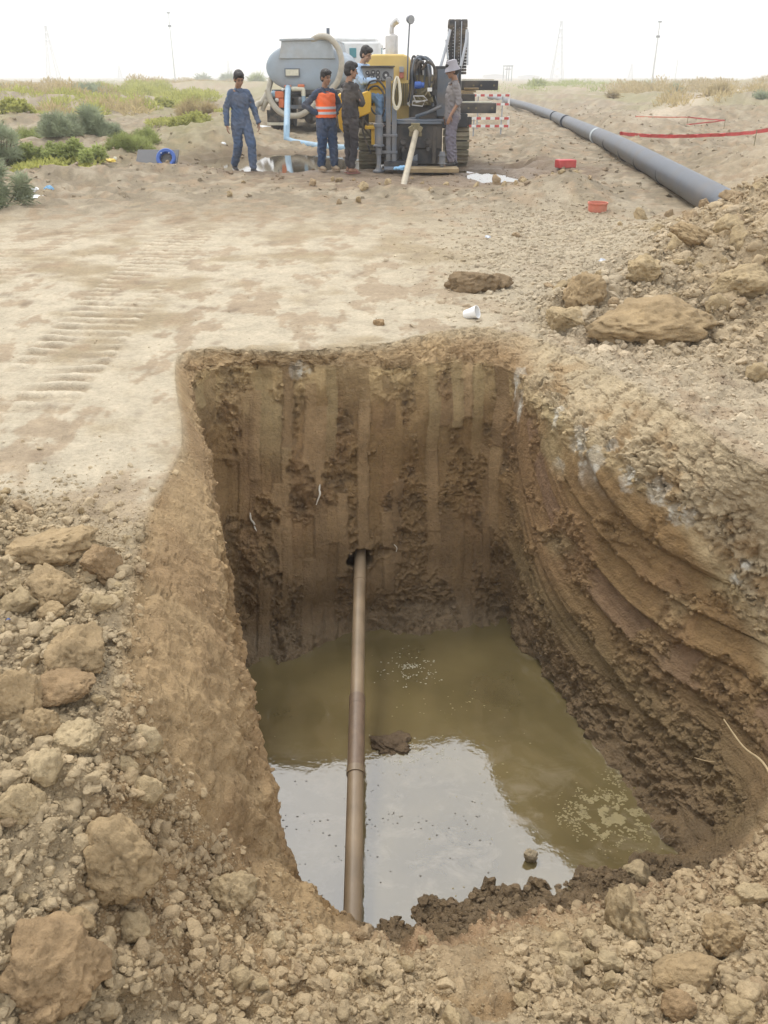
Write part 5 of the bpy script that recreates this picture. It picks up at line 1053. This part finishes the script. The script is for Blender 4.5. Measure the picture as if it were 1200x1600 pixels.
# black gas pipeline on the mounds
PD = .185
pb = Vector((4.36, 12.8, .24)); pa = pb+(pb-Vector((5.66, 25.1, .26))).normalized()*2.6+Vector((0, 0, -.02)); pc = Vector((5.66, 25.1, .26)); pd = Vector((6.9, 38.5, .22)); pe = Vector((7.6, 52, .25)); pf_ = Vector((8.5, 75, .2))
PLR = empty('pipeline', pc, 'long grey coated pipeline lying on earth mounds, receding to the distance', 'pipeline')
def seg(name, pts, r, m): return MB().tube(pts, r, 32, smooth=6).build(name, MT[m], PLR)
seg('pipe', [pa, pb, pb.lerp(pc, .5)+Vector((.0, 0, .03)), pc, pd, pe, pf_], PD, 'pipe')
def onl(p, q, t, r, l, name, m): c = p.lerp(q, t); d = (q-p).normalized(); MB().tube([c-d*l/2, c+d*l/2], r, 32).build(name, MT[m], PLR)
onl(pb, pc, .86, PD+.008, .3, 'joint_sleeve', 'weld'); onl(pc, pd, .50, PD+.02, .35, 'joint_sleeve', 'pipe'); onl(pc, pd, .82, PD+.01, .3, 'joint_sleeve', 'pipe')
for t in (.12, .30, .46, .66): onl(pb, pc, t, PD+.004, .05, 'joint_band', 'pipe')
# hose end on the left
o = MB().tube([on_z(322,196,.10), on_z(345,203,.14), on_z(360,209,.13), on_z(369,216,.09)], .085, 16, smooth=6); o = o.build('hose', MT['hose'], None); top(o, on_z(350,212,.0)); tag(o, 'short beige hose end lying on the earth left of the walking man', 'hose')
o = MB().lathe(on_z(369,216,.09), [(.06, -.02), (.075, .01), (.06, .012)], Vector((.3, -.9, -.2)), 12)
# barriers
def barrier(x0, y0, x1, y1, Yd, lab, grp):
    a, b = at(x0, y0, Yd), at(x1, y1, Yd); g = gz((a.x+b.x)/2, Yd); root = empty('barrier', ((a.x+b.x)/2, Yd, g), lab, 'barrier', grp); n = 9
    for zz_ in (a.z, b.z):
        for k in range(n): MB().box((a.x+(b.x-a.x)*(k+.5)/n, Yd, zz_), ((b.x-a.x)/n-.001, .05, .065)).build('rail', MT['red' if k % 2 == 0 else 'white'], root)
    for xx_ in (a.x, b.x): MB().box((xx_, Yd+.03, (a.z+b.z)/2), (.06, .05, a.z-b.z+.10)).build('end_post', MT['white'], root)
    for xx_ in (a.x+.2, b.x-.2): MB().box((xx_, Yd+.06, (g+a.z)/2), (.04, .04, a.z-g)).build('leg', MT['grey'], root)
barrier(738, 149, 795, 163, 30.0, 'red and white striped barrier frame, the higher one behind the rig', 'striped barriers behind the rig')
barrier(730, 185, 794, 197, 26.5, 'red and white striped barrier frame, the lower one behind the rig', 'striped barriers behind the rig')
# red tape and netting
def ribbon(pts, h, lab, name='barrier_tape', m='red', holes=False):
    P = cr_path(pts, 10); b = MB(); rr_ = random.Random(len(lab)); vs = []; th = Vector((0, .012, 0))
    for i, p_ in enumerate(P):
        d = .04*sin(i*.9)+rr_.uniform(-.02, .02); vs += [p_+Vector((0, d, 0)), p_+Vector((0, d+rr_.uniform(-.04, .04), h*rr_.uniform(.85, 1.1))), p_+th+Vector((0, d, 0)), p_+th+Vector((0, d, h))]
    fs = []
    for i in range(len(P)-1): a, c = 4*i, 4*i+4; fs += [(a, c, c+1, a+1), (a+2, a+3, c+3, c+2), (a+1, c+1, c+3, a+3), (a, a+2, c+2, c)]
    b.add(vs, fs); o = b.build(name, MT[m], None); top(o, P[0]); tag(o, lab, 'tape' if 'tape' in name else 'netting'); return o
def gp(px, py, h=0):
    v = on_z(px, py, .1); return Vector((v.x, v.y, gz(v.x, v.y)+h))
def zp(px, py, hz): return on_z(px, py, hz)
ribbon([zp(968,211,.28), zp(1000,214,.26), zp(1050,216,.25), zp(1110,214,.27), zp(1150,212,.30), zp(1182,209,.40), zp(1215,203,.5)], .08, 'crumpled red netting band stretched across the mounds on the right', 'safety_netting')
MTN = MT['pink']
for i, (pts, lab) in enumerate([([zp(993,183,.35), zp(1040,184,.35), zp(1075,184,.35)], 'thin red tape at the back of the taped off square'), ([zp(1075,184,.35), zp(1105,187,.33), zp(1133,189,.35)], 'thin red tape at the right of the taped off square'), ([zp(1133,189,.35), zp(1090,194,.33), zp(1036,199,.3)], 'thin red tape along the front of the taped off square'), ([zp(993,183,.35), zp(1012,190,.33), zp(1036,199,.3)], 'thin red tape at the left of the taped off square')]):
    ribbon(pts, .035, lab, 'barrier_tape', 'red' if i else 'pink')
for px, py, lab in ((993, 183, 'back left'), (1075, 184, 'back right'), (1133, 189, 'right'), (1036, 199, 'front left'), (1182, 207, 'netting')):
    v = zp(px, py, .35 if px != 1182 else .5); g = gz(v.x, v.y)-.1; o = MB().cyl((v.x, v.y, g), (v.x, v.y, v.z+.06), .010, n=8).build('stake', MT['brass'], None); top(o, (v.x, v.y, g))
    tag(o, 'thin stake holding the red netting at its right end' if lab == 'netting' else 'thin stake at the %s corner of the taped off square' % lab, 'stake')
# small litter
def put(px, py): return hit(px, py)[0]
p = put(735, 497); Mx = Matrix.Translation(p+Vector((0, 0, .035))) @ Matrix.Rotation(R(68), 4, 'Y') @ Matrix.Rotation(R(25), 4, 'X')
cu = MB().lathe((0, 0, -.05), [(.001, .004), (.030, .0), (.033, .004), (.046, .100), (.050, .103), (.050, .107), (.044, .105), (.031, .008), (.001, .008)], caps=False); cu.xf(Mx); cu = cu.build('cup', MT['cup'], None); top(cu, p); tag(cu, 'white plastic cup tipped over on the ground beyond the pit', 'cup')
p = put(883, 262); b = MB().box(p+Vector((0, 0, .07)), (.34, .22, .14), Matrix.Rotation(.25, 3, 'Z')); bo = b.build('crate', MT['red'], None, .015); top(bo, p); tag(bo, 'bright red plastic box half buried near the pipeline', 'box'); MB().box(p+Vector((-.06, -.118, .07)), (.07, .01, .05), Matrix.Rotation(.25, 3, 'Z')).build('panel', MT['white'], bo)
p = put(933, 330); o = MB().lathe(p+Vector((0, 0, -.02)), [(.10, 0), (.12, .02), (.125, .11), (.135, .115), (.135, .135), (.12, .135), (.115, .03), (.001, .02)], n=28).build('bucket', MT['pink'], None); top(o, p); tag(o, 'faded red plastic bucket rim sunk in the rubble below the pipeline', 'bucket')
p = foot(255, 258); g_ = empty('pipe_fitting', p, 'blue ring fitting lying on a dark sheet beside the shrubs', 'pipe fitting')
MB().box(p+Vector((-.12, .05, .12)), (.85, .5, .04), Matrix.Rotation(R(40), 3, 'X')).build('sheet', MT['gauge'], g_, .01)
MB().lathe(p+Vector((.10, -.08, .14)), [(.12, -.02), (.19, -.02), (.20, 0), (.20, .05), (.18, .07), (.13, .06), (.12, .03), (.12, -.02)], Vector((0, -.85, .5)), 28, caps=False).build('ring', MT['blue'], g_)
MB().lathe(p+Vector((.10, -.08, .14)), [(.118, .0), (.06, .02), (.001, .03)], Vector((0, -.85, .5)), 20).build('hub', MT['black'], g_)
b = MB(); c0 = Vector((.10, -.08, .14))+p
for k in range(6): a_ = k*pi/3; b.ball(c0+Vector((.155*cos(a_), -.06-.0*k, .155*sin(a_)*.85+.0)), .014, 8)
b.build('bolt', MT['chrome'], g_)
def crumple(px, py, sx, sy, sz, m, name, lab, ct, seed):
    p = put(px, py); b = MB().ball((0, 0, 0), (sx, sy, sz), 20); b.v = [tuple(Vector(v)*(1+.45*mn.noise(Vector(v)*9/max(sx, .1)+Vector((seed, 0, 0))))) for v in b.v]
    b.v = [(v[0]+p.x, v[1]+p.y, max(v[2], -.01)+p.z) for v in b.v]; o = b.build(name, MT[m], None); top(o, p); tag(o, lab, ct)
crumple(52, 309, .20, .11, .035, 'sheet', 'plastic_bag', 'flat white plastic bag on the sand at the left, nearest the grey shrub', 'bag', 1)
crumple(55, 298, .06, .06, .05, 'sheet', 'plastic_scrap', 'small white plastic scrap just above the flat white bag', 'litter', 2)
crumple(77, 296, .07, .05, .05, 'ltblue', 'plastic_bottle', 'pale blue crumpled bottle beside the white scraps on the left', 'bottle', 3)
crumple(33, 313, .10, .05, .03, 'ltblue', 'plastic_scrap', 'pale bluish plastic scrap left of the flat white bag', 'litter', 4)
crumple(170, 252, .14, .10, .05, 'yrag', 'plastic_sheet', 'yellow plastic scrap on the little mound beside the shrubs', 'litter', 5)
crumple(180, 250, .05, .05, .06, 'plate', 'plastic_scrap', 'cream scrap touching the yellow plastic scrap', 'litter', 6)
crumple(411, 199, .30, .14, .05, 'sheet', 'plastic_sheet', 'white plastic sheet on the ground by the tanker rear wheel', 'litter', 7)
crumple(349, 225, .06, .05, .04, 'sheet', 'plastic_scrap', 'white scrap beside the walking man below the hose end', 'litter', 8)
crumple(192, 221, .05, .05, .05, 'sheet', 'plastic_scrap', 'white scrap on the earth just above the round green shrub', 'litter', 9)
crumple(762, 371, .035, .05, .02, 'silver', 'metal_scrap', 'thin grey metal scrap on the rubble beyond the pit', 'litter', 10)
crumple(13, 971, .008, .008, .012, 'blue', 'bottle_cap', 'tiny blue bottle cap between clods at the left picture edge', 'bottle cap', 11)
crumple(941, 409, .035, .03, .03, 'silver', 'plastic_scrap', 'greyish scrap at the foot of the spoil heap', 'litter', 12)
p = foot(470, 263); o = MB().tube([p+Vector((-.13, .02, .03)), p+Vector((-.05, .02, .03)), p+Vector((-.04, .02, .03)), p+Vector((.16, -.02, .03))], [.032, .032, .018, .018], 12).build('torch', MT['rubber'], None); top(o, p); tag(o, 'black torch shaped tool lying in front of the puddle', 'tool')
# roots in the far face, stems at the right
def on_face(px, py):
    a = (px-600)/F; b = (800-py)/F; d = Vector((a, CP+b*SP, -SP+b*CP)).normalized(); l, n, _, _ = BVH.ray_cast(Vector((0, 0, CAMH)), d, 50); return l-d*.018
for pts, lab in (([(500,757),(499,765),(500,772),(497,780),(494,789)], 'pale curved root sticking out of the middle of the far pit face'), ([(391,801),(392,811),(397,818),(398,824),(401,830)], 'pale bent root at the left of the far pit face'), ([(616,851),(620,856),(619,862)], 'tiny pale root just above right of the bored hole')):
    o = MB().tube([on_face(*q) for q in pts], [.0035, .006, .007, .005, .003] if len(pts) > 3 else .003, 7, smooth=4); o = o.build('root', MT['root'], None); top(o, on_face(*pts[0])); tag(o, lab, 'root')
p0 = on_z(1131, 1124, -1.0); p1 = on_z(1215, 1232, -.80); o = MB().tube([p0, p0.lerp(p1, .4)+Vector((0, 0, -.01)), p0.lerp(p1, .7)+Vector((.01, 0, .015)), p1], [.003, .004, .005, .006], 7, smooth=5).build('twig', MT['twig'], None); top(o, p1); tag(o, 'long pale dry twig leaning out over the right pit face', 'twig')
p0 = on_z(1085, 1184, -1.25); p1 = on_z(1122, 1198, -1.25); o = MB().tube([p0, p0.lerp(p1, .5)+Vector((0, 0, .008)), p1+Vector((0, .03, 0))], .002, 6, smooth=5).build('twig', MT['twig'], None); top(o, p1); tag(o, 'short thin twig low on the right pit face', 'twig')
# froth floating on the water
def froth(px, py, sx, sy, n, m, lab, seed, ring=0):
    c = on_z(px, py, WZ); rr_ = random.Random(seed); b = MB()
    for _ in range(n):
        while 1:
            u_, v_ = rr_.gauss(0, .5), rr_.gauss(0, .5)
            if mn.noise(Vector((u_*3+seed, v_*3, 0)))+.6*mn.noise(Vector((u_*9+seed, v_*9, 3))) > .02+.25*rr_.random(): break
        x_, y_ = c.x+u_*sx, c.y+v_*sy; r = rr_.uniform(.0015, .0045)*(1+ring); b.ball((x_, y_, WZ+.0005), (r*rr_.uniform(1, 1.9), r, r*.32), 8)
    o = b.build('froth', m, None); tag(o, lab, kind='stuff')
M_FR = mat('tan_froth', (.235, .19, .088), .6, 0, .2, 30, .001, 80); M_FW = mat('white_froth', (.36, .335, .25), .6, 0, .15, 30)
froth(955, 1275, .17, .15, 3200, M_FR, 'tan froth patch by the right edge of the pit water', 3); froth(890, 1278, .07, .06, 160, M_FR, 'small tan froth patch on the pit water', 8); froth(960, 1215, .07, .06, 120, M_FR, 'small tan froth patch by the right face', 5)
froth(640, 1045, .17, .17, 190, M_FW, 'white froth bubbles at the far side of the pit water', 6); froth(640, 1180, .22, .12, 110, M_FW, 'froth around the mud lump', 12)
froth(600, 1300, .75, .42, 130, mat('dark_specks', (.08, .065, .045), .6), 'dark specks floating on the bright part of the water', 13); froth(700, 1180, .8, .8, 90, M_FR, 'froth flecks scattered on the pit water', 17)

# ------------------------------------------------------------------ plants
LEAF = {'blue': mat('grey_green_leaf', (.38, .42, .28), .8, 0, .35, 1.5), 'green': mat('green_leaf', (.36, .40, .15), .7, 0, .4, 2), 'yel': mat('yellow_green_leaf', (.42, .42, .13), .7, 0, .35, 2), 'ochre': mat('ochre_leaf', (.46, .37, .20), .8, 0, .3, 2), 'stem': mat('shrub_stem', (.17, .13, .085), .85)}
for m_ in list(LEAF.values())[:4]:
    t_ = m_.node_tree; pb_ = t_.nodes['Principled BSDF']; pb_.inputs['Specular IOR Level'].default_value = .15; tr = t_.nodes.new('ShaderNodeBsdfTranslucent'); ms = t_.nodes.new('ShaderNodeMixShader'); ms.inputs[0].default_value = .5
    t_.links.new(pb_.inputs['Base Color'].links[0].from_socket, tr.inputs['Color']); t_.links.new(pb_.outputs[0], ms.inputs[1]); t_.links.new(tr.outputs[0], ms.inputs[2]); t_.links.new(ms.outputs[0], t_.nodes['Material Output'].inputs['Surface'])
def leaf_cloud(blobs, n, ln, wd, rg, up=.6, droop=0):
    # blobs: centre, radii; many small blades
    V = []; wts = np.array([b[1][0]*b[1][1]*b[1][2] for b in blobs])**.7; wts /= wts.sum(); ids = rg.choice(len(blobs), n, p=wts)
    c = np.array([b[0] for b in blobs])[ids]; r = np.array([b[1] for b in blobs])[ids]
    d = rg.normal(size=(n, 3)); d /= np.linalg.norm(d, axis=1)[:, None]; rad = rg.random(n)**.4; P = c+d*r*rad[:, None]
    ax = d*.6+rg.normal(size=(n, 3))*.45+np.array([0, 0, up]); ax /= np.linalg.norm(ax, axis=1)[:, None]; sd = np.cross(ax, rg.normal(size=(n, 3))); sd /= np.linalg.norm(sd, axis=1)[:, None]
    L = (ln*rg.uniform(.5, 1.4, n))[:, None]; W = (wd*rg.uniform(.6, 1.3, n))[:, None]; bend = np.array([0, 0, -droop])*L
    V = np.stack([P-sd*W*.5, P+sd*W*.5, P+ax*L*.6+sd*W*.45+bend*.3, P+ax*L+bend, P+ax*L*.6-sd*W*.45+bend*.3], 1); return V
def tris_mesh(name, V, mt):
    n, k, _ = V.shape; me = bpy.data.meshes.new(name); T = np.arange(n*k, dtype=np.int32)
    me.vertices.add(n*k); me.vertices.foreach_set('co', V.astype(np.float32).ravel()); me.loops.add(n*k); me.loops.foreach_set('vertex_index', T)
    me.polygons.add(n); me.polygons.foreach_set('loop_start', np.arange(0, n*k, k, dtype=np.int32)); me.polygons.foreach_set('loop_total', np.full(n, k, np.int32)); me.update(calc_edges=True); me.materials.append(mt); return me
def shrub(px, py, wpx, hpx, kind, n, lab, seed, ct='shrub', feather=True, group=None):
    p = foot(px, py); zc = (p-Vector((0, 0, CAMH))).dot(Vector((0, CP, -SP))); k = zc/F; W = wpx*k/2*1.15; H_ = hpx*k; rg = np.random.default_rng(seed)
    root = empty('shrub', p, lab, ct, group); nb = 10+int(W*9); bl = []
    for i in range(nb):
        a = rg.random()*2*pi; q = rg.random()**.6; hh = (1-.6*q*q)*rg.uniform(.35, 1.0); rr_ = rg.uniform(.12, .27)*min(W, H_*1.3)
        bl.append(((cos(a)*q*W*.82, sin(a)*q*W*.7, max(hh*H_*.72, rr_*.5)), (rr_, rr_, rr_*rg.uniform(.8, 1.25))))
        bl.append(((cos(a)*q*W*.85, sin(a)*q*W*.7, hh*H_*.28), (rr_*1.1, rr_*1.1, rr_*.9)))
    sc_ = max(k*1.0, .004)
    V = leaf_cloud(bl, int(n*(1.0 if feather else .7)), (.14 if feather else .075)*max(1, zc/16), (.0065 if feather else .035)*max(1, zc/16), rg, .7 if feather else .3, .3)
    V[..., 2] = np.maximum(V[..., 2], -.02); o = link('foliage', tris_mesh('foliage', V, LEAF[kind]), root)
    b = MB()
    for i in range(0, len(bl), 2): c = Vector(bl[i][0]); b.tube([Vector((rg.uniform(-.05, .05), rg.uniform(-.05, .05), -.05)), c*.5+Vector((0, 0, -.05)), c], [.014, .009, .004], 5, smooth=3)
    link('stem', b.mesh('stem', LEAF['stem']), root); return root
shrub(2, 326, 84, 100, 'blue', 9000, 'grey green feathery shrub at the left picture edge, closest to the camera', 1)
shrub(8, 265, 66, 105, 'blue', 6000, 'tall grey green shrub at the left picture edge behind the closest one', 2)
shrub(30, 205, 52, 26, 'yel', 3500, 'small round yellow green bush behind the left edge shrubs', 3, feather=False)
shrub(143, 238, 70, 58, 'blue', 9000, 'upright grey green shrub, tallest of the clump left of the blue fitting', 4)
shrub(95, 243, 60, 42, 'blue', 6000, 'grey green shrub left of the tallest one in the clump', 5)
shrub(60, 262, 70, 40, 'green', 5000, 'green shrub low between the left edge shrubs and the clump', 6, feather=False)
shrub(120, 262, 110, 32, 'green', 6500, 'bright green low bush spreading in front of the tallest shrub', 7, feather=False)
shrub(205, 248, 74, 30, 'green', 5000, 'low rounded green shrub just left of the blue fitting', 8)
shrub(230, 240, 50, 26, 'green', 3000, 'light green shrub directly above the blue fitting', 24)
shrub(168, 238, 46, 36, 'blue', 4500, 'grey green shrub leaning against the right side of the tallest one', 25)
shrub(55, 232, 60, 30, 'green', 3500, 'mid green bush between the left edge shrubs and the tallest clump, further back', 26)
shrub(85, 270, 60, 14, 'yel', 2500, 'flat yellow green plant patch at the front of the clump', 9, feather=False)
shrub(300, 207, 84, 26, 'yel', 5000, 'yellow green leafy patch beside the beige hose end', 10, feather=False)
shrub(258, 174, 38, 22, 'yel', 3000, 'bright yellow green round bush in the middle of the far scrub', 11, feather=False)
shrub(312, 192, 66, 26, 'ochre', 3500, 'ochre green tussock on the mound right of the bright bush', 12)
shrub(142, 158, 54, 20, 'blue', 2500, 'dark grey green bush in the far scrub, left of the bright bush', 13)
shrub(19, 152, 24, 10, 'blue', 1000, 'small dark bush far off near the left picture edge', 14)
shrub(360, 131, 26, 16, 'blue', 1500, 'dark bush behind the head of the walking man', 15)
shrub(318, 130, 18, 10, 'blue', 800, 'small dark bush left of the walking man head in the distance', 16)
shrub(402, 133, 24, 17, 'green', 1200, 'green bush between the walking man and the tanker', 17)
shrub(1190, 170, 34, 26, 'blue', 2200, 'grey green bush far off at the right picture edge', 18)
shrub(1118, 162, 44, 18, 'ochre', 2200, 'ochre brown bush in the distance on the right, left of the grey green one', 19)
shrub(1056, 152, 20, 12, 'blue', 900, 'small dark bush in the distance right of the tall white pole', 20)
shrub(1008, 148, 30, 15, 'ochre', 1200, 'ochre tussock in the distance at the foot of the tall white pole', 21)
shrub(958, 158, 14, 8, 'ochre', 500, 'small dry tussock in the distance right of the pipeline', 22)
shrub(837, 139, 26, 6, 'green', 600, 'low green plants in the distance beyond the rod arms', 23)
# ground cover and scrub nobody could count
def cover(name, lab, spots, n, kind, seed, ln=.09, wd=.02, hh=.12):
    rg = np.random.default_rng(seed); bl = []
    for (px, py, wp, dp) in spots:
        for _ in range(max(3, int(wp/7))):
            v = on_z(px+rg.uniform(-wp/2, wp/2), max(py+rg.uniform(-dp/2, dp/2), 124.5), 0); h = hh*rg.uniform(.5, 1.5)*min(max(1, v.y/24), 5); bl.append(((v.x, v.y, gz(v.x, v.y)+h*.3), (.35*max(1, v.y/26), .5*max(1, v.y/22), h)))
    far_ = min(np.mean([b[0][1] for b in bl])/20, 4); V = leaf_cloud(bl, n, ln*max(1, far_), wd*max(1, far_), rg, .8, .1); link(name, tris_mesh(name, V, LEAF[kind])); o = COL.objects[-1]; tag(o, lab, kind='stuff')
cover('ground_cover', 'yellow green ground cover in front of the far mounds on the left', [(60,172,150,22), (150,175,120,26), (230,168,150,20), (200,150,120,12), (300,158,90,14)], 26000, 'yel', 31)
cover('ground_cover', 'ochre dry scrub on the left flats', [(40,158,110,24), (110,160,120,20), (190,182,80,14), (90,190,60,14), (240,140,60,8), (330,138,90,10)], 20000, 'ochre', 32, hh=.16)
cover('ground_cover', 'yellow green creeping plants by the shrubs', [(90,262,110,16), (30,200,60,16), (280,200,70,12), (330,190,60,12)], 9000, 'yel', 33, .06, .03, .05)
cover('grass', 'sparse green growth on the far plain', [(860,140,170,10), (940,134,160,8), (250,132,200,5)], 9000, 'green', 34, hh=.10)
cover('grass', 'ochre dry growth on the right plain', [(1060,150,160,14), (1130,140,140,14), (1000,146,90,12), (1170,155,80,18), (1100,166,120,10)], 16000, 'ochre', 35, hh=.16)
cover('grass', 'dark scrub along the horizon', [(900,124,240,4), (1100,124,240,4), (100,123,300,4), (330,124,140,4), (1050,128,300,6)], 9000, 'blue', 36, hh=.14)

# ------------------------------------------------------------------ poles, pylons and buildings far away
M_POLE = mat('white_pole', (.62, .63, .64), .5); M_PYL = mat('pylon_steel', (.24, .26, .28), .6); M_BLD = mat('far_building', (.42, .40, .37), .8)
def pole(px, py, ytop, Yd, lab, heads=True, r=.16):
    c = at(px, py, Yd); zt = at(px, ytop, Yd).z; root = empty('lamp_pole', (c.x, Yd, gz(c.x, Yd)), lab, 'pole', 'tall white poles on the plain')
    MB().tube([(c.x, Yd, gz(c.x, Yd)-.2), (c.x, Yd, zt)], [r, r*.5], 10).build('pole', M_POLE, root)
    if heads: MB().box((c.x, Yd, zt), (.55, .25, .18)).box((c.x, Yd, zt-2.0), (.55, .25, .3)).build('lamp_head', M_PYL, root)
pole(1018, 134, 34, 150, 'tall white lamp pole standing on the right plain'); pole(274, 127, 20, 170, 'tall white lamp pole on the left plain', r=.13)
pole(1055, 122, 92, 300, 'short distant pole right of the tall white pole', False, .15)
def pylon(px, ytop, Yd, wpx, lab, arms=3):
    b = at(px, 121, Yd); zt = at(px, ytop, Yd).z; H_ = zt; k = Yd/F*1.1; W = wpx*k/2; root = empty('pylon', (b.x, Yd, 0), lab, 'pylon', 'lattice pylons on the horizon'); m = MB(); t = max(.10, Yd*.00030); n = 8
    def cor(i, f): s = [(-1, -1), (1, -1), (1, 1), (-1, 1)][i % 4]; w_ = W*(1-f)**1.15+W*.13; return Vector((b.x+s[0]*w_, Yd+s[1]*w_, H_*f))
    for i in range(4):
        for j in range(n): f0, f1 = j/n, (j+1)/n; m.bar(cor(i, f0), cor(i, f1), t, t); m.bar(cor(i, f0), cor(i+1, f1), t*.6, t*.6); m.bar(cor(i+1, f0), cor(i, f1), t*.6, t*.6)
    m.build('tower', M_PYL, root)
    for j in range(arms): z_ = H_*(.98-.13*j); w_ = W*.55; MB().bar((b.x-w_, Yd, z_), (b.x+w_, Yd, z_), t*1.5, t*1.2).build('cross_arm', M_PYL, root)
pylon(870, 32, 520, 13, 'tallest lattice pylon in the distance beyond the rig arms'); pylon(84, 40, 560, 12, 'tall lattice pylon in the distance at the far left')
pylon(985, 100, 900, 5, 'small distant pylon left of the tall white pole', 1); pylon(188, 103, 900, 5, 'small distant pylon between the far left pylon and the left lamp pole', 1); pylon(358, 95, 800, 4, 'small distant pylon behind the walking man', 1)
rt = empty('pipe_rack', (at(793,121,400).x, 400, 0), 'small portal frame on the horizon just right of the rig', 'frame'); m = MB(); c = at(793, 121, 400); k = 400/F
for dx in (-6, -1.5, 1.5, 5.5): m.box((c.x+dx*k, 400, at(793,103,400).z/2), (.35, .35, at(793,103,400).z))
m.box((c.x, 400, at(793,103,400).z), (14*k, .5, .5)).box((c.x, 400, at(793,108,400).z), (8*k, .5, .4)); m.build('frame', M_PYL, rt)
for px, w_, h_, Yd, lab in ((772, 26, 4, 900, 'long low pale building on the horizon just right of the rig'), (826, 24, 3, 950, 'low pale building on the horizon right of the portal frame'), (400, 30, 3, 900, 'low pale building on the horizon behind the walking man')):
    c = at(px, 121, Yd); k = Yd/F*1.1; root = empty('building', (c.x, Yd, 0), lab, 'building'); MB().box((c.x, Yd, h_*k/2), (w_*k, 20, h_*k)).build('wall', M_BLD, root)
    MB().prism([(c.x-w_*k/2-.5, h_*k+.01), (c.x, h_*k+1.0), (c.x+w_*k/2+.5, h_*k+.01)], Yd-10.5, Yd+10.5).build('roof', M_PYL, root)

# ------------------------------------------------------------------ haze
hz = MB().box((0, 2500, 40), (9000, 8000, 96)); hm_ = bpy.data.materials.new('haze_air'); hm_.use_nodes = True; t = hm_.node_tree; t.nodes.remove(t.nodes['Principled BSDF'])
pv = t.nodes.new('ShaderNodeVolumePrincipled'); pv.inputs['Color'].default_value = (.985, .99, 1, 1); pv.inputs['Density'].default_value = .0017; pv.inputs['Anisotropy'].default_value = .2; t.links.new(pv.outputs[0], t.nodes['Material Output'].inputs['Volume'])
ho = hz.build('haze', hm_, None); ho['kind'] = 'stuff'
